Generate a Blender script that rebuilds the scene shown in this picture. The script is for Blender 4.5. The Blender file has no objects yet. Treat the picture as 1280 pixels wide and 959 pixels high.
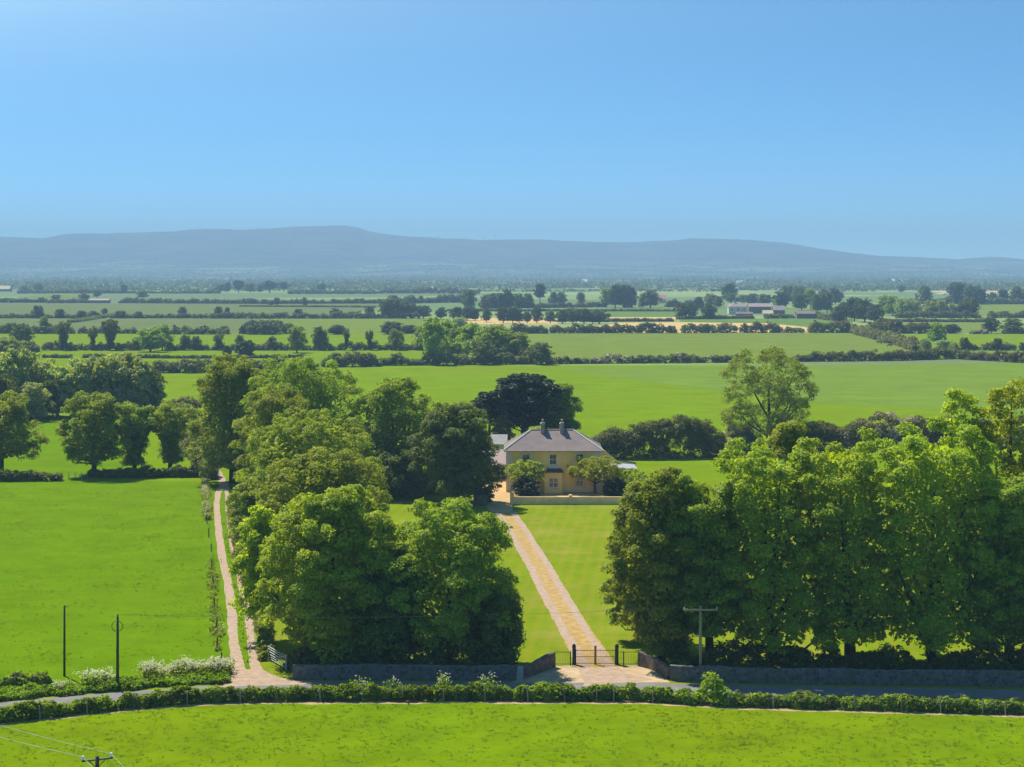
import bpy, math, random
import numpy as np
from mathutils import Vector

# ------------------------------------------------------------------ basics
F, HOR, CX, CAMZ = 2200.0, 336.0, 640.0, 36.0      # focal length in photo pixels, horizon row, camera height
sc = bpy.context.scene
COL = sc.collection
random.seed(11)
RNG = np.random.default_rng(7)
PI = math.pi

def G(x, y):                       # a spot on the ground seen at photo pixel (x, y)
    d = CAMZ * F / (y - HOR)
    return ((x - CX) / F * d, d)
def D(y): return CAMZ * F / (y - HOR)
def Z(y, d): return CAMZ - (y - HOR) * d / F       # height of something at distance d seen on row y
def XX(x, d): return (x - CX) * d / F

def tag(o, label=None, cat=None, group=None, kind=None):
    if label: o['label'] = label
    if cat: o['category'] = cat
    if group: o['group'] = group
    if kind: o['kind'] = kind
    return o
def thing(name, label, cat, loc=(0, 0, 0), rz=0, group=None):
    o = bpy.data.objects.new(name, None); COL.objects.link(o)
    o.empty_display_size = 0.3
    o.location = loc; o.rotation_euler = (0, 0, rz)
    return tag(o, label, cat, group)
def link(name, me, parent=None):
    o = bpy.data.objects.new(name, me); COL.objects.link(o)
    if parent: o.parent = parent
    return o

# ------------------------------------------------------------------ materials
def mat(name):
    m = bpy.data.materials.new(name); m.use_nodes = True
    nt = m.node_tree; nt.nodes.clear()
    out = nt.nodes.new('ShaderNodeOutputMaterial')
    return m, nt, out
def N(nt, t, **kw):
    n = nt.nodes.new(t)
    for k, v in kw.items(): setattr(n, k, v)
    return n
def L(nt, a, b): nt.links.new(a, b)
def noise(nt, vec, scale, detail=3, rough=0.6):
    n = N(nt, 'ShaderNodeTexNoise'); n.inputs['Scale'].default_value = scale
    n.inputs['Detail'].default_value = detail; n.inputs['Roughness'].default_value = rough
    L(nt, vec, n.inputs['Vector']); return n.outputs['Fac']
def ramp(nt, fac, a, b):
    n = N(nt, 'ShaderNodeMapRange'); n.inputs['From Min'].default_value = a; n.inputs['From Max'].default_value = b
    L(nt, fac, n.inputs['Value']); return n.outputs['Result']
def mix(nt, fac, a, b, mode='MIX'):
    n = N(nt, 'ShaderNodeMix', data_type='RGBA', blend_type=mode)
    if isinstance(fac, (int, float)): n.inputs[0].default_value = fac
    else: L(nt, fac, n.inputs[0])
    for i, v in ((6, a), (7, b)):
        if isinstance(v, tuple): n.inputs[i].default_value = (*v, 1)
        else: L(nt, v, n.inputs[i])
    return n.outputs[2]
def math_(nt, op, a, b):
    n = N(nt, 'ShaderNodeMath', operation=op)
    for i, v in ((0, a), (1, b)):
        if isinstance(v, (int, float)): n.inputs[i].default_value = v
        else: L(nt, v, n.inputs[i])
    return n.outputs[0]
def pos(nt): return N(nt, 'ShaderNodeNewGeometry').outputs['Position']
def objpos(nt): return N(nt, 'ShaderNodeTexCoord').outputs['Object']
def principled(nt, out, col, rough=0.8, spec=0.3, bump=None, bstr=0.3, bdist=0.05):
    p = N(nt, 'ShaderNodeBsdfPrincipled')
    if isinstance(col, tuple): p.inputs['Base Color'].default_value = (*col, 1)
    else: L(nt, col, p.inputs['Base Color'])
    p.inputs['Roughness'].default_value = rough
    p.inputs['Specular IOR Level'].default_value = spec
    if bump is not None:
        b = N(nt, 'ShaderNodeBump'); b.inputs['Strength'].default_value = bstr; b.inputs['Distance'].default_value = bdist
        L(nt, bump, b.inputs['Height']); L(nt, b.outputs['Normal'], p.inputs['Normal'])
    L(nt, p.outputs[0], out.inputs['Surface'])
    return p

def grass_mat(name, c, dark=0.62, yellow=(0.16, 0.17, 0.012), ty=0.35, fine=1.0, stripes=None, tc=0.3, lo=0.82):
    m, nt, out = mat(name)
    P = pos(nt)
    big = ramp(nt, noise(nt, P, 0.02 * fine, 6, 0.65), 0.36, 0.68)
    mid = ramp(nt, noise(nt, P, 0.16 * fine, 5, 0.7), 0.3, 0.72)
    tuft = ramp(nt, noise(nt, P, 1.1 * fine, 4, 0.7), 0.52, 0.72)
    blade = ramp(nt, noise(nt, P, 4.5 * fine, 2, 0.6), 0.3, 0.7)
    dk = tuple(v * dark for v in c); lt = tuple(min(v * 1.22, 1) for v in c)
    col = mix(nt, mid, tuple(v * lo for v in c), lt)
    col = mix(nt, math_(nt, 'MULTIPLY', big, ty), col, yellow)
    col = mix(nt, math_(nt, 'MULTIPLY', tuft, tc), col, dk)
    col = mix(nt, math_(nt, 'MULTIPLY', blade, 0.25), col, tuple(v * 0.55 for v in c))
    if stripes:
        w = N(nt, 'ShaderNodeTexWave', wave_type='BANDS', bands_direction='X'); w.inputs['Scale'].default_value = stripes[1]
        w.inputs['Distortion'].default_value = 0.6
        mp = N(nt, 'ShaderNodeMapping'); mp.inputs['Rotation'].default_value = (0, 0, stripes[0])
        L(nt, P, mp.inputs['Vector']); L(nt, mp.outputs[0], w.inputs['Vector'])
        patch = ramp(nt, noise(nt, P, 0.09, 4, 0.7), 0.5, 0.72)
        st = math_(nt, 'MULTIPLY', ramp(nt, w.outputs['Fac'], 0.35, 0.9), 0.3)
        col = mix(nt, st, col, yellow)
        col = mix(nt, math_(nt, 'MULTIPLY', patch, 0.55), col, (0.26, 0.22, 0.05))
    h = math_(nt, 'ADD', noise(nt, P, 1.4 * fine, 5, 0.75), math_(nt, 'MULTIPLY', mid, 0.6))
    principled(nt, out, col, 1.0, 0.0, h, 0.35, 0.25 / fine)
    return m

def leaf_mat(name, c, trans=0.35, var=0.35, warm=(1.3, 1.22, 0.65)):
    m, nt, out = mat(name)
    geo = N(nt, 'ShaderNodeNewGeometry')
    isl = geo.outputs['Random Per Island']
    oi = N(nt, 'ShaderNodeObjectInfo').outputs['Random']
    cl = noise(nt, geo.outputs['Position'], 0.55, 3, 0.6)
    lt = tuple(min(c[i] * warm[i], 1) for i in range(3)); dk = tuple(v * (1 - var) for v in c)
    f = math_(nt, 'ADD', math_(nt, 'MULTIPLY', isl, 0.45), math_(nt, 'MULTIPLY', ramp(nt, cl, 0.25, 0.75), 0.55))
    col = mix(nt, f, dk, lt)
    hsv = N(nt, 'ShaderNodeHueSaturation'); L(nt, col, hsv.inputs['Color'])
    L(nt, math_(nt, 'ADD', math_(nt, 'MULTIPLY', oi, 0.03), 0.487), hsv.inputs['Hue'])
    L(nt, math_(nt, 'ADD', math_(nt, 'MULTIPLY', oi, 0.3), 0.85), hsv.inputs['Value'])
    col = hsv.outputs[0]
    p = N(nt, 'ShaderNodeBsdfPrincipled'); L(nt, col, p.inputs['Base Color'])
    p.inputs['Roughness'].default_value = 0.55; p.inputs['Specular IOR Level'].default_value = 0.22
    t = N(nt, 'ShaderNodeBsdfTranslucent')
    L(nt, mix(nt, 1.0, col, (1.5, 1.3, 0.35), 'MULTIPLY'), t.inputs['Color'])
    s = N(nt, 'ShaderNodeMixShader'); s.inputs[0].default_value = trans
    L(nt, p.outputs[0], s.inputs[1]); L(nt, t.outputs[0], s.inputs[2]); L(nt, s.outputs[0], out.inputs['Surface'])
    return m

def plain_mat(name, c, rough=0.7, var=0.25, scale=1.5, spec=0.3, bump=0.0, metal=0.0, c2=None):
    m, nt, out = mat(name)
    P = objpos(nt)
    f = noise(nt, P, scale, 5, 0.65)
    col = mix(nt, ramp(nt, f, 0.3, 0.7), tuple(v * (1 - var) for v in c), c2 or tuple(min(v * (1 + var), 1) for v in c))
    p = principled(nt, out, col, rough, spec, f if bump else None, bump, 0.06)
    p.inputs['Metallic'].default_value = metal
    return m

def stone_mat(name, c, mortar):
    m, nt, out = mat(name)
    P = objpos(nt)
    v = N(nt, 'ShaderNodeTexVoronoi'); v.inputs['Scale'].default_value = 3.2; L(nt, P, v.inputs['Vector'])
    ve = N(nt, 'ShaderNodeTexVoronoi', feature='DISTANCE_TO_EDGE'); ve.inputs['Scale'].default_value = 3.2; L(nt, P, ve.inputs['Vector'])
    sep = N(nt, 'ShaderNodeSeparateColor'); L(nt, v.outputs['Color'], sep.inputs[0])
    col = mix(nt, sep.outputs[0], tuple(x * 0.6 for x in c), tuple(x * 1.4 for x in c))
    col = mix(nt, ramp(nt, noise(nt, P, 0.8, 4), 0.5, 0.7), col, (0.1, 0.115, 0.06))
    col = mix(nt, ramp(nt, ve.outputs['Distance'], 0.06, 0.0), col, mortar)
    principled(nt, out, col, 0.9, 0.2, ve.outputs['Distance'], 0.7, 0.1)
    return m

M = {}
M['grass_front'] = grass_mat('grass_front', (0.122, 0.205, 0.0006), 0.68, (0.2, 0.2, 0.002), ty=0.35, tc=0.35, lo=0.7)
M['grass_left'] = grass_mat('grass_left', (0.098, 0.185, 0.0003), 0.7, ty=0.15)
M['lawn'] = grass_mat('lawn', (0.14, 0.21, 0.003), 0.75, (0.22, 0.2, 0.02), 0.4, 1.0, (0.09, 0.2))
M['grass_mid'] = grass_mat('grass_mid', (0.13, 0.212, 0.0005), fine=0.5, ty=0.4)
M['grass_dull'] = grass_mat('grass_dull', (0.13, 0.205, 0.02), fine=0.4, ty=0.3, yellow=(0.13, 0.15, 0.03))
M['grass_yellow'] = grass_mat('grass_yellow', (0.135, 0.185, 0.026), fine=0.3, ty=0.3)
M['grass_olive'] = grass_mat('grass_olive', (0.115, 0.15, 0.045), fine=0.25, ty=0.4, yellow=(0.15, 0.15, 0.05))
M['grass_far'] = grass_mat('grass_far', (0.1, 0.175, 0.035), fine=0.25, ty=0.3)
M['stubble'] = grass_mat('stubble', (0.5, 0.34, 0.13), 0.85, (0.56, 0.42, 0.2), 0.3, 0.4)
M['leaf_lime'] = leaf_mat('leaf_lime', (0.3, 0.4, 0.03), 0.5)
M['leaf_mid'] = leaf_mat('leaf_mid', (0.255, 0.36, 0.034), 0.48)
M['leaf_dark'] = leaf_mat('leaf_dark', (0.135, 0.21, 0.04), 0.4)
M['leaf_conifer'] = leaf_mat('leaf_conifer', (0.021, 0.042, 0.014), 0.15, 0.4, (1.4, 1.3, 1.0))
M['leaf_bright'] = leaf_mat('leaf_bright', (0.33, 0.45, 0.01), 0.64)
M['leaf_willow'] = leaf_mat('leaf_willow', (0.17, 0.215, 0.065), 0.42, 0.3, (1.3, 1.2, 0.9))
M['leaf_oak'] = leaf_mat('leaf_oak', (0.07, 0.115, 0.034), 0.32)
M['leaf_ash'] = leaf_mat('leaf_ash', (0.125, 0.175, 0.04), 0.38)
M['leaf_pale'] = leaf_mat('leaf_pale', (0.225, 0.33, 0.035), 0.5)
M['leaf_sallow'] = leaf_mat('leaf_sallow', (0.33, 0.42, 0.17), 0.48, 0.3, (1.15, 1.15, 0.9))
M['leaf_hedge'] = leaf_mat('leaf_hedge', (0.12, 0.15, 0.045), 0.34, 0.35, (1.7, 1.4, 0.9))
M['leaf_brown'] = leaf_mat('leaf_brown', (0.17, 0.145, 0.065), 0.3, 0.35, (1.35, 1.3, 1.0))
M['leaf_verge'] = leaf_mat('leaf_verge', (0.2, 0.31, 0.006), 0.5)
M['blossom'] = leaf_mat('blossom', (0.5, 0.44, 0.38), 0.25, 0.25, (1.2, 1.15, 1.1))
M['parsley_flower'] = leaf_mat('parsley_flower', (0.5, 0.52, 0.3), 0.25, 0.2, (1.2, 1.2, 1.2))
M['leaf_tuft'] = leaf_mat('leaf_tuft', (0.125, 0.2, 0.002), 0.8, 0.25, (1.15, 1.1, 0.8))
M['bark'] = plain_mat('bark', (0.075, 0.06, 0.045), 0.9, 0.4, 2.0, 0.1, 0.5)
M['bark_ivy'] = plain_mat('bark_ivy', (0.035, 0.045, 0.022), 0.9, 0.4, 2.0, 0.1, 0.5)
M['track'] = plain_mat('track', (0.34, 0.24, 0.16), 0.95, 0.22, 1.3, 0.15, 0.3)
M['track_sand'] = plain_mat('track_sand', (0.36, 0.22, 0.065), 0.95, 0.3, 1.2, 0.1, 0.3, c2=(0.44, 0.30, 0.11))
M['gravel'] = plain_mat('gravel', (0.44, 0.28, 0.12), 0.95, 0.25, 1.0, 0.15, 0.3)
M['asphalt'] = plain_mat('asphalt', (0.17, 0.155, 0.14), 0.9, 0.2, 0.7, 0.2, 0.2)
M['apron'] = plain_mat('apron', (0.40, 0.29, 0.16), 0.95, 0.25, 0.6, 0.1, 0.3, c2=(0.5, 0.36, 0.2))
M['soil'] = plain_mat('soil', (0.36, 0.25, 0.12), 0.95, 0.4, 1.2, 0.1, 0.3)
M['yellow_wall'] = plain_mat('yellow_wall', (0.93, 0.64, 0.19), 0.85, 0.08, 0.7, 0.2)
M['cream'] = plain_mat('cream', (0.66, 0.60, 0.50), 0.8, 0.06, 1.0, 0.2)
M['white'] = plain_mat('white', (0.78, 0.77, 0.74), 0.5, 0.05, 1.0)
M['pale_wall'] = plain_mat('pale_wall', (0.62, 0.50, 0.29), 0.85, 0.12, 0.8, 0.2)
M['garden_wall'] = plain_mat('garden_wall', (0.85, 0.56, 0.27), 0.85, 0.15, 0.8, 0.2)
M['lead'] = plain_mat('lead', (0.035, 0.04, 0.05), 0.6, 0.2, 1.0)
M['chimney'] = plain_mat('chimney', (0.33, 0.30, 0.27), 0.9, 0.25, 1.5, 0.2)
M['pot'] = plain_mat('pot', (0.5, 0.35, 0.24), 0.8, 0.15, 3.0)
M['dark_metal'] = plain_mat('dark_metal', (0.02, 0.022, 0.024), 0.5, 0.2, 3.0)
M['galv'] = plain_mat('galv', (0.48, 0.5, 0.5), 0.45, 0.15, 3.0, 0.4, 0, 0.4)
M['wire'] = plain_mat('wire', (0.35, 0.36, 0.36), 0.5, 0.1, 3.0)
M['wire_dark'] = plain_mat('wire_dark', (0.05, 0.05, 0.05), 0.5, 0.1, 3.0)
M['pole_dark'] = plain_mat('pole_dark', (0.05, 0.036, 0.026), 0.85, 0.35, 2.0)
M['pole_pale'] = plain_mat('pole_pale', (0.34, 0.25, 0.15), 0.85, 0.25, 2.0)
M['post'] = plain_mat('post', (0.32, 0.27, 0.2), 0.9, 0.35, 2.0)
M['ceramic'] = plain_mat('ceramic', (0.75, 0.74, 0.7), 0.25, 0.08, 3.0, 0.5)
M['metal_roof'] = plain_mat('metal_roof', (0.34, 0.34, 0.35), 0.45, 0.08, 0.6, 0.4)
M['pink_roof'] = plain_mat('pink_roof', (0.34, 0.25, 0.21), 0.8, 0.15, 0.8)
M['red_roof'] = plain_mat('red_roof', (0.42, 0.2, 0.15), 0.8, 0.15, 0.8)
M['grey_wall'] = plain_mat('grey_wall', (0.33, 0.31, 0.29), 0.9, 0.15, 0.5)
M['brown_wall'] = plain_mat('brown_wall', (0.2, 0.14, 0.12), 0.9, 0.15, 0.5)
M['interior'] = plain_mat('interior', (0.03, 0.028, 0.026), 0.9, 0.2, 1.0)
M['stone'] = stone_mat('stone', (0.12, 0.11, 0.1), (0.17, 0.16, 0.14))
M['stone_warm'] = stone_mat('stone_warm', (0.14, 0.105, 0.085), (0.19, 0.15, 0.12))
M['cow_red'] = plain_mat('cow_red', (0.13, 0.05, 0.025), 0.7, 0.3, 1.0)
M['cow_dark'] = plain_mat('cow_dark', (0.03, 0.022, 0.02), 0.7, 0.3, 1.0)
M['cow_pale'] = plain_mat('cow_pale', (0.5, 0.4, 0.3), 0.7, 0.15, 1.0)

def slate_mat():
    m, nt, out = mat('slate')
    P = objpos(nt)
    mp = N(nt, 'ShaderNodeMapping'); mp.inputs['Rotation'].default_value = (PI / 2, 0, 0); L(nt, P, mp.inputs['Vector'])
    b = N(nt, 'ShaderNodeTexBrick'); L(nt, P, b.inputs['Vector'])
    b.inputs['Scale'].default_value = 1.6; b.inputs['Mortar Size'].default_value = 0.012
    b.inputs['Color1'].default_value = (0.205, 0.158, 0.142, 1); b.inputs['Color2'].default_value = (0.168, 0.132, 0.12, 1)
    b.inputs['Mortar'].default_value = (0.13, 0.11, 0.11, 1)
    col = mix(nt, ramp(nt, noise(nt, P, 0.5, 5), 0.35, 0.7), b.outputs['Color'], (0.235, 0.18, 0.155))
    principled(nt, out, col, 0.8, 0.12)
    return m
M['slate'] = slate_mat()
def glass_mat():
    m, nt, out = mat('window_glass')
    p = principled(nt, out, (0.015, 0.018, 0.02), 0.05, 0.8)
    return m
M['glass'] = glass_mat()

# ------------------------------------------------------------------ mesh builders
class MB:
    def __init__(s): s.v = []; s.f = []
    def add(s, vs, fs):
        o = len(s.v); s.v += [tuple(v) for v in vs]; s.f += [tuple(i + o for i in f) for f in fs]; return s
    def box(s, x0, x1, y0, y1, z0, z1):
        return s.add([(x0, y0, z0), (x1, y0, z0), (x1, y1, z0), (x0, y1, z0), (x0, y0, z1), (x1, y0, z1), (x1, y1, z1), (x0, y1, z1)],
                     [(0, 3, 2, 1), (4, 5, 6, 7), (0, 1, 5, 4), (1, 2, 6, 5), (2, 3, 7, 6), (3, 0, 4, 7)])
    def tube(s, pts, rad, n=7):
        pts = [Vector(p) for p in pts]
        if not isinstance(rad, (list, tuple)): rad = [rad] * len(pts)
        vs = []; fs = []
        for i, p in enumerate(pts):
            t = (pts[min(i + 1, len(pts) - 1)] - pts[max(i - 1, 0)]).normalized()
            a = Vector((1, 0, 0)) if abs(t.x) < 0.9 else Vector((0, 1, 0))
            u = t.cross(a).normalized(); w = t.cross(u)
            for k in range(n):
                an = 2 * PI * k / n
                vs.append(p + (u * math.cos(an) + w * math.sin(an)) * rad[i])
        for i in range(len(pts) - 1):
            for k in range(n):
                fs.append((i * n + k, i * n + (k + 1) % n, (i + 1) * n + (k + 1) % n, (i + 1) * n + k))
        fs.append(tuple(range(n))[::-1]); fs.append(tuple((len(pts) - 1) * n + k for k in range(n)))
        return s.add(vs, fs)
    def lathe(s, prof, c, n=12):
        vs = []; fs = []
        for r, z in prof:
            for k in range(n):
                a = 2 * PI * k / n; vs.append((c[0] + r * math.cos(a), c[1] + r * math.sin(a), c[2] + z))
        for i in range(len(prof) - 1):
            for k in range(n):
                fs.append((i * n + k, i * n + (k + 1) % n, (i + 1) * n + (k + 1) % n, (i + 1) * n + k))
        fs.append(tuple(range(n))[::-1]); fs.append(tuple((len(prof) - 1) * n + k for k in range(n)))
        return s.add(vs, fs)
    def prism(s, poly, y0, y1):        # polygon in x/z, pushed along y
        n = len(poly)
        vs = [(x, y0, z) for x, z in poly] + [(x, y1, z) for x, z in poly]
        fs = [tuple(range(n)), tuple(range(2 * n - 1, n - 1, -1))]
        fs += [(i, i + n, (i + 1) % n + n, (i + 1) % n) for i in range(n)]
        return s.add(vs, fs)
    def mesh(s, name, m, smooth=False):
        me = bpy.data.meshes.new(name); me.from_pydata(s.v, [], s.f)
        me.materials.append(M[m] if isinstance(m, str) else m)
        if smooth:
            for p in me.polygons: p.use_smooth = True
        me.update(); return me
    def build(s, name, m, parent=None, smooth=False): return link(name, s.mesh(name, m, smooth), parent)

def nrm(a): return a / np.maximum(np.linalg.norm(a, axis=1, keepdims=True), 1e-9)
def quad_mesh(name, V, mats, mi=None):   # V: (n,4,3)
    n = len(V)
    me = bpy.data.meshes.new(name)
    me.vertices.add(n * 4); me.vertices.foreach_set('co', V.reshape(-1).astype(np.float32))
    me.loops.add(n * 4); me.loops.foreach_set('vertex_index', np.arange(n * 4, dtype=np.int32))
    me.polygons.add(n); me.polygons.foreach_set('loop_start', np.arange(0, n * 4, 4, dtype=np.int32))
    me.polygons.foreach_set('loop_total', np.full(n, 4, dtype=np.int32))
    for m in mats: me.materials.append(M[m])
    if mi is not None: me.polygons.foreach_set('material_index', mi.astype(np.int32))
    me.update(calc_edges=True)
    return me
def leaf_mesh(name, C, Nn, S, mats, mi=None, rng=RNG):
    n = len(C)
    Nn = nrm(Nn)
    T = nrm(np.cross(Nn, rng.normal(size=(n, 3)))); B = np.cross(Nn, T)
    a = (S * rng.uniform(0.8, 1.35, n))[:, None]; b = (S * rng.uniform(0.5, 0.85, n))[:, None]
    k = rng.uniform(-0.3, 0.3, n)[:, None]; bend = (S * 0.35)[:, None] * Nn
    V = np.stack([C - T * a - bend, C + B * b + T * a * k, C + T * a - bend, C - B * b + T * a * k], axis=1)
    return quad_mesh(name, V, mats, mi)

def rdir(rng, n): return nrm(rng.normal(size=(n, 3)))

def profile(kind, t):
    t = np.asarray(t)
    if kind == 'dome': m, lo = 0.40, 0.52
    elif kind == 'egg': m, lo = 0.45, 0.62
    elif kind == 'column':
        return np.clip((1 - np.abs((t - 0.45) / 0.57) ** 5), 0, 1) ** 0.5
    elif kind == 'spread': m, lo = 0.5, 0.55
    elif kind == 'ivy':
        return np.where(t < 0.55, 0.42 + 0.3 * t, np.sqrt(np.clip(1 - ((t - 0.72) / 0.3) ** 2, 0, 1)))
    else: m, lo = 0.42, 0.55
    up = np.sqrt(np.clip(1 - ((t - m) / (1.001 - m)) ** 2, 0, 1))
    dn = np.sqrt(np.clip(1 - ((m - t) / lo) ** 2, 0, 1))
    return np.where(t > m, up, dn)

def crown_cloud(rng, H, z0, R, kind, npuff, nleaf, pr, ls, lobes=30, fill=0.12, sparse=1.0, lean=(0, 0), flat=0.75):
    """leaf clumps spread through the crown's volume; returns leaf centres, normals, sizes and clump centres"""
    hh = H - z0
    nlb = lobes; lr = min(0.62, 1.55 / math.sqrt(nlb)) * min(1.0, (hh / (2 * R)) ** 0.5 + 0.1)
    ga = rng.uniform(0, 6.28)
    t = (np.arange(nlb) + rng.uniform(0.2, 0.8, nlb)) / nlb
    t = 0.04 + 0.92 * t ** 0.92
    th = ga + np.arange(nlb) * 2.39996 + rng.normal(size=nlb) * 0.35
    lrad = R * lr * rng.uniform(0.7, 1.3, nlb)
    rf = rng.uniform(0.86, 1.06, nlb); rf[rng.uniform(size=nlb) < 0.2] *= 0.55
    rr = np.maximum(profile(kind, t) * R * 1.06 - lrad * 0.75, 0) * rf
    zz = z0 + t * hh
    zz = np.clip(zz + rng.normal(size=nlb) * hh * 0.02, z0 + lrad * 0.3, H - lrad * flat * 0.85)
    top = np.argmax(zz); zz[top] = H - lrad[top] * flat * 0.9
    LC = np.stack([np.cos(th) * rr, np.sin(th) * rr, zz], axis=1)
    li = rng.choice(nlb, npuff, p=lrad ** 2 / (lrad ** 2).sum())
    od = np.stack([np.cos(th), np.sin(th), np.full(nlb, 0.75)], axis=1)[li]
    u0 = nrm(rng.normal(size=(npuff, 3)) * 0.9 + od * 0.55)
    P = LC[li] + u0 * lrad[li][:, None] * np.array([1, 1, flat]) * (0.62 + 0.38 * rng.uniform(size=(npuff, 1)))
    tt0 = np.clip((P[:, 2] - z0) / hh, 0, 1)
    P[:, 0] += lean[0] * tt0; P[:, 1] += lean[1] * tt0
    prs = pr * rng.uniform(0.6, 1.3, npuff); n = npuff
    P[:, 2] = np.clip(P[:, 2], max(z0 - prs.max() * 0.5, 0.15), None)
    nl = max(4, int(nleaf * sparse))
    idx = np.repeat(np.arange(n), nl); m = len(idx)
    u = rdir(rng, m); u[:, 2] = np.where(u[:, 2] < -0.35, -u[:, 2], u[:, 2])
    q = prs[idx][:, None] * u * np.array([1, 1, flat]) * (0.45 + 0.55 * rng.uniform(size=(m, 1)) ** 0.5)
    C = P[idx] + q
    Nn = u * 0.85 + rng.normal(size=(m, 3)) * 0.42 + np.array([0, 0, 0.25])
    S = ls * rng.uniform(0.7, 1.3, m)
    if fill > 0:
        k = int(m * fill); tt = rng.uniform(0.06, 0.9, k); tr = rng.uniform(0, 2 * PI, k)
        rr = profile(kind, tt) * R * 0.72 * np.sqrt(rng.uniform(size=k))
        C2 = np.stack([np.cos(tr) * rr + lean[0] * tt, np.sin(tr) * rr + lean[1] * tt, z0 + tt * hh], axis=1)
        C = np.vstack([C, C2]); Nn = np.vstack([Nn, rng.normal(size=(k, 3))]); S = np.concatenate([S, np.full(k, ls * 2.2)])
    return C, Nn, S, P

def trunk_mb(rng, H, z0, R, P, tr, nlimb=7, lean=(0, 0), split=0.35):
    mb = MB()
    top = z0 + (H - z0) * 0.72
    zs = [0, 0.4, z0 * 0.6 + 0.3, z0 + (H - z0) * 0.25, z0 + (H - z0) * 0.5, top]
    pts = []; rad = []
    for i, z in enumerate(zs):
        f = max(0, (z - z0) / (H - z0))
        pts.append((lean[0] * f + rng.normal() * 0.08 * (i > 1), lean[1] * f + rng.normal() * 0.08 * (i > 1), z))
        rad.append(tr * (1.35 if i == 0 else 1.0 if i < 3 else 0.75 - 0.7 * f))
    mb.tube(pts, rad, 8)
    if len(P):
        sel = P[rng.choice(len(P), min(nlimb, len(P)), replace=False)]
        for p in sel:
            zb = z0 * 0.75 + (p[2] - z0) * split * rng.uniform(0.5, 1.0)
            zb = min(max(zb, z0 * 0.6), top * 0.9)
            f = max(0, (zb - z0) / (H - z0)); b = np.array([lean[0] * f, lean[1] * f, zb])
            e = np.array(p); mid = b * 0.45 + e * 0.55 + np.array([0, 0, -0.06 * H * rng.uniform(0, 1)])
            mb.tube([b, mid, e], [tr * 0.42, tr * 0.26, tr * 0.06], 5)
    return mb

def big_tree(label, x, yb, yt, hw, kind='dome', leaf='leaf_mid', bottom=None, puffs=420, nleaf=42, pr=0.75, ls=0.15, name='tree',
             cat='tree', seed=None, sparse=1.0, fill=0.12, bark='bark', tr=None, nlimb=8, lean=(0, 0), flat=0.75, group=None, dx=0, zb=0.0, lobes=46):
    """a near tree of its own: trunk standing at photo pixel (x, yb), crown top on row yt, half width hw pixels"""
    rng = np.random.default_rng(seed if seed is not None else int(x * 7 + yt * 13))
    gx, gy = G(x, yb); H = Z(yt, gy); R = hw * gy / F
    z0 = H * 0.16 if bottom is None else max(0.05, Z(bottom, gy))
    ln = (dx * gy / F + lean[0], lean[1])
    if name == 'tree' and cat == 'tree': ls *= 0.82; nleaf = int(nleaf * 1.5); puffs = int(puffs * 1.25)
    C, Nn, S, P = crown_cloud(rng, H, z0, R, kind, puffs, nleaf, pr, ls, lobes=lobes, fill=fill, sparse=sparse, lean=ln, flat=flat)
    root = thing(name, label, cat, (gx, gy, zb), 0, group)
    link('crown', leaf_mesh('crown', C, Nn, S, [leaf], rng=rng), root)
    tr = tr or max(0.16, H * 0.02)
    trunk_mb(rng, H, z0, R, P, tr, nlimb, ln).build('trunk', bark, root, True)
    return root

def noise1(rng, n, step):     # smooth 1-D noise for n samples
    k = max(4, int(n / step) + 3); a = rng.uniform(-1, 1, k)
    xs = np.linspace(0, k - 1.001, n); i = xs.astype(int); f = xs - i; f = f * f * (3 - 2 * f)
    return a[i] * (1 - f) + a[i + 1] * f

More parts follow.
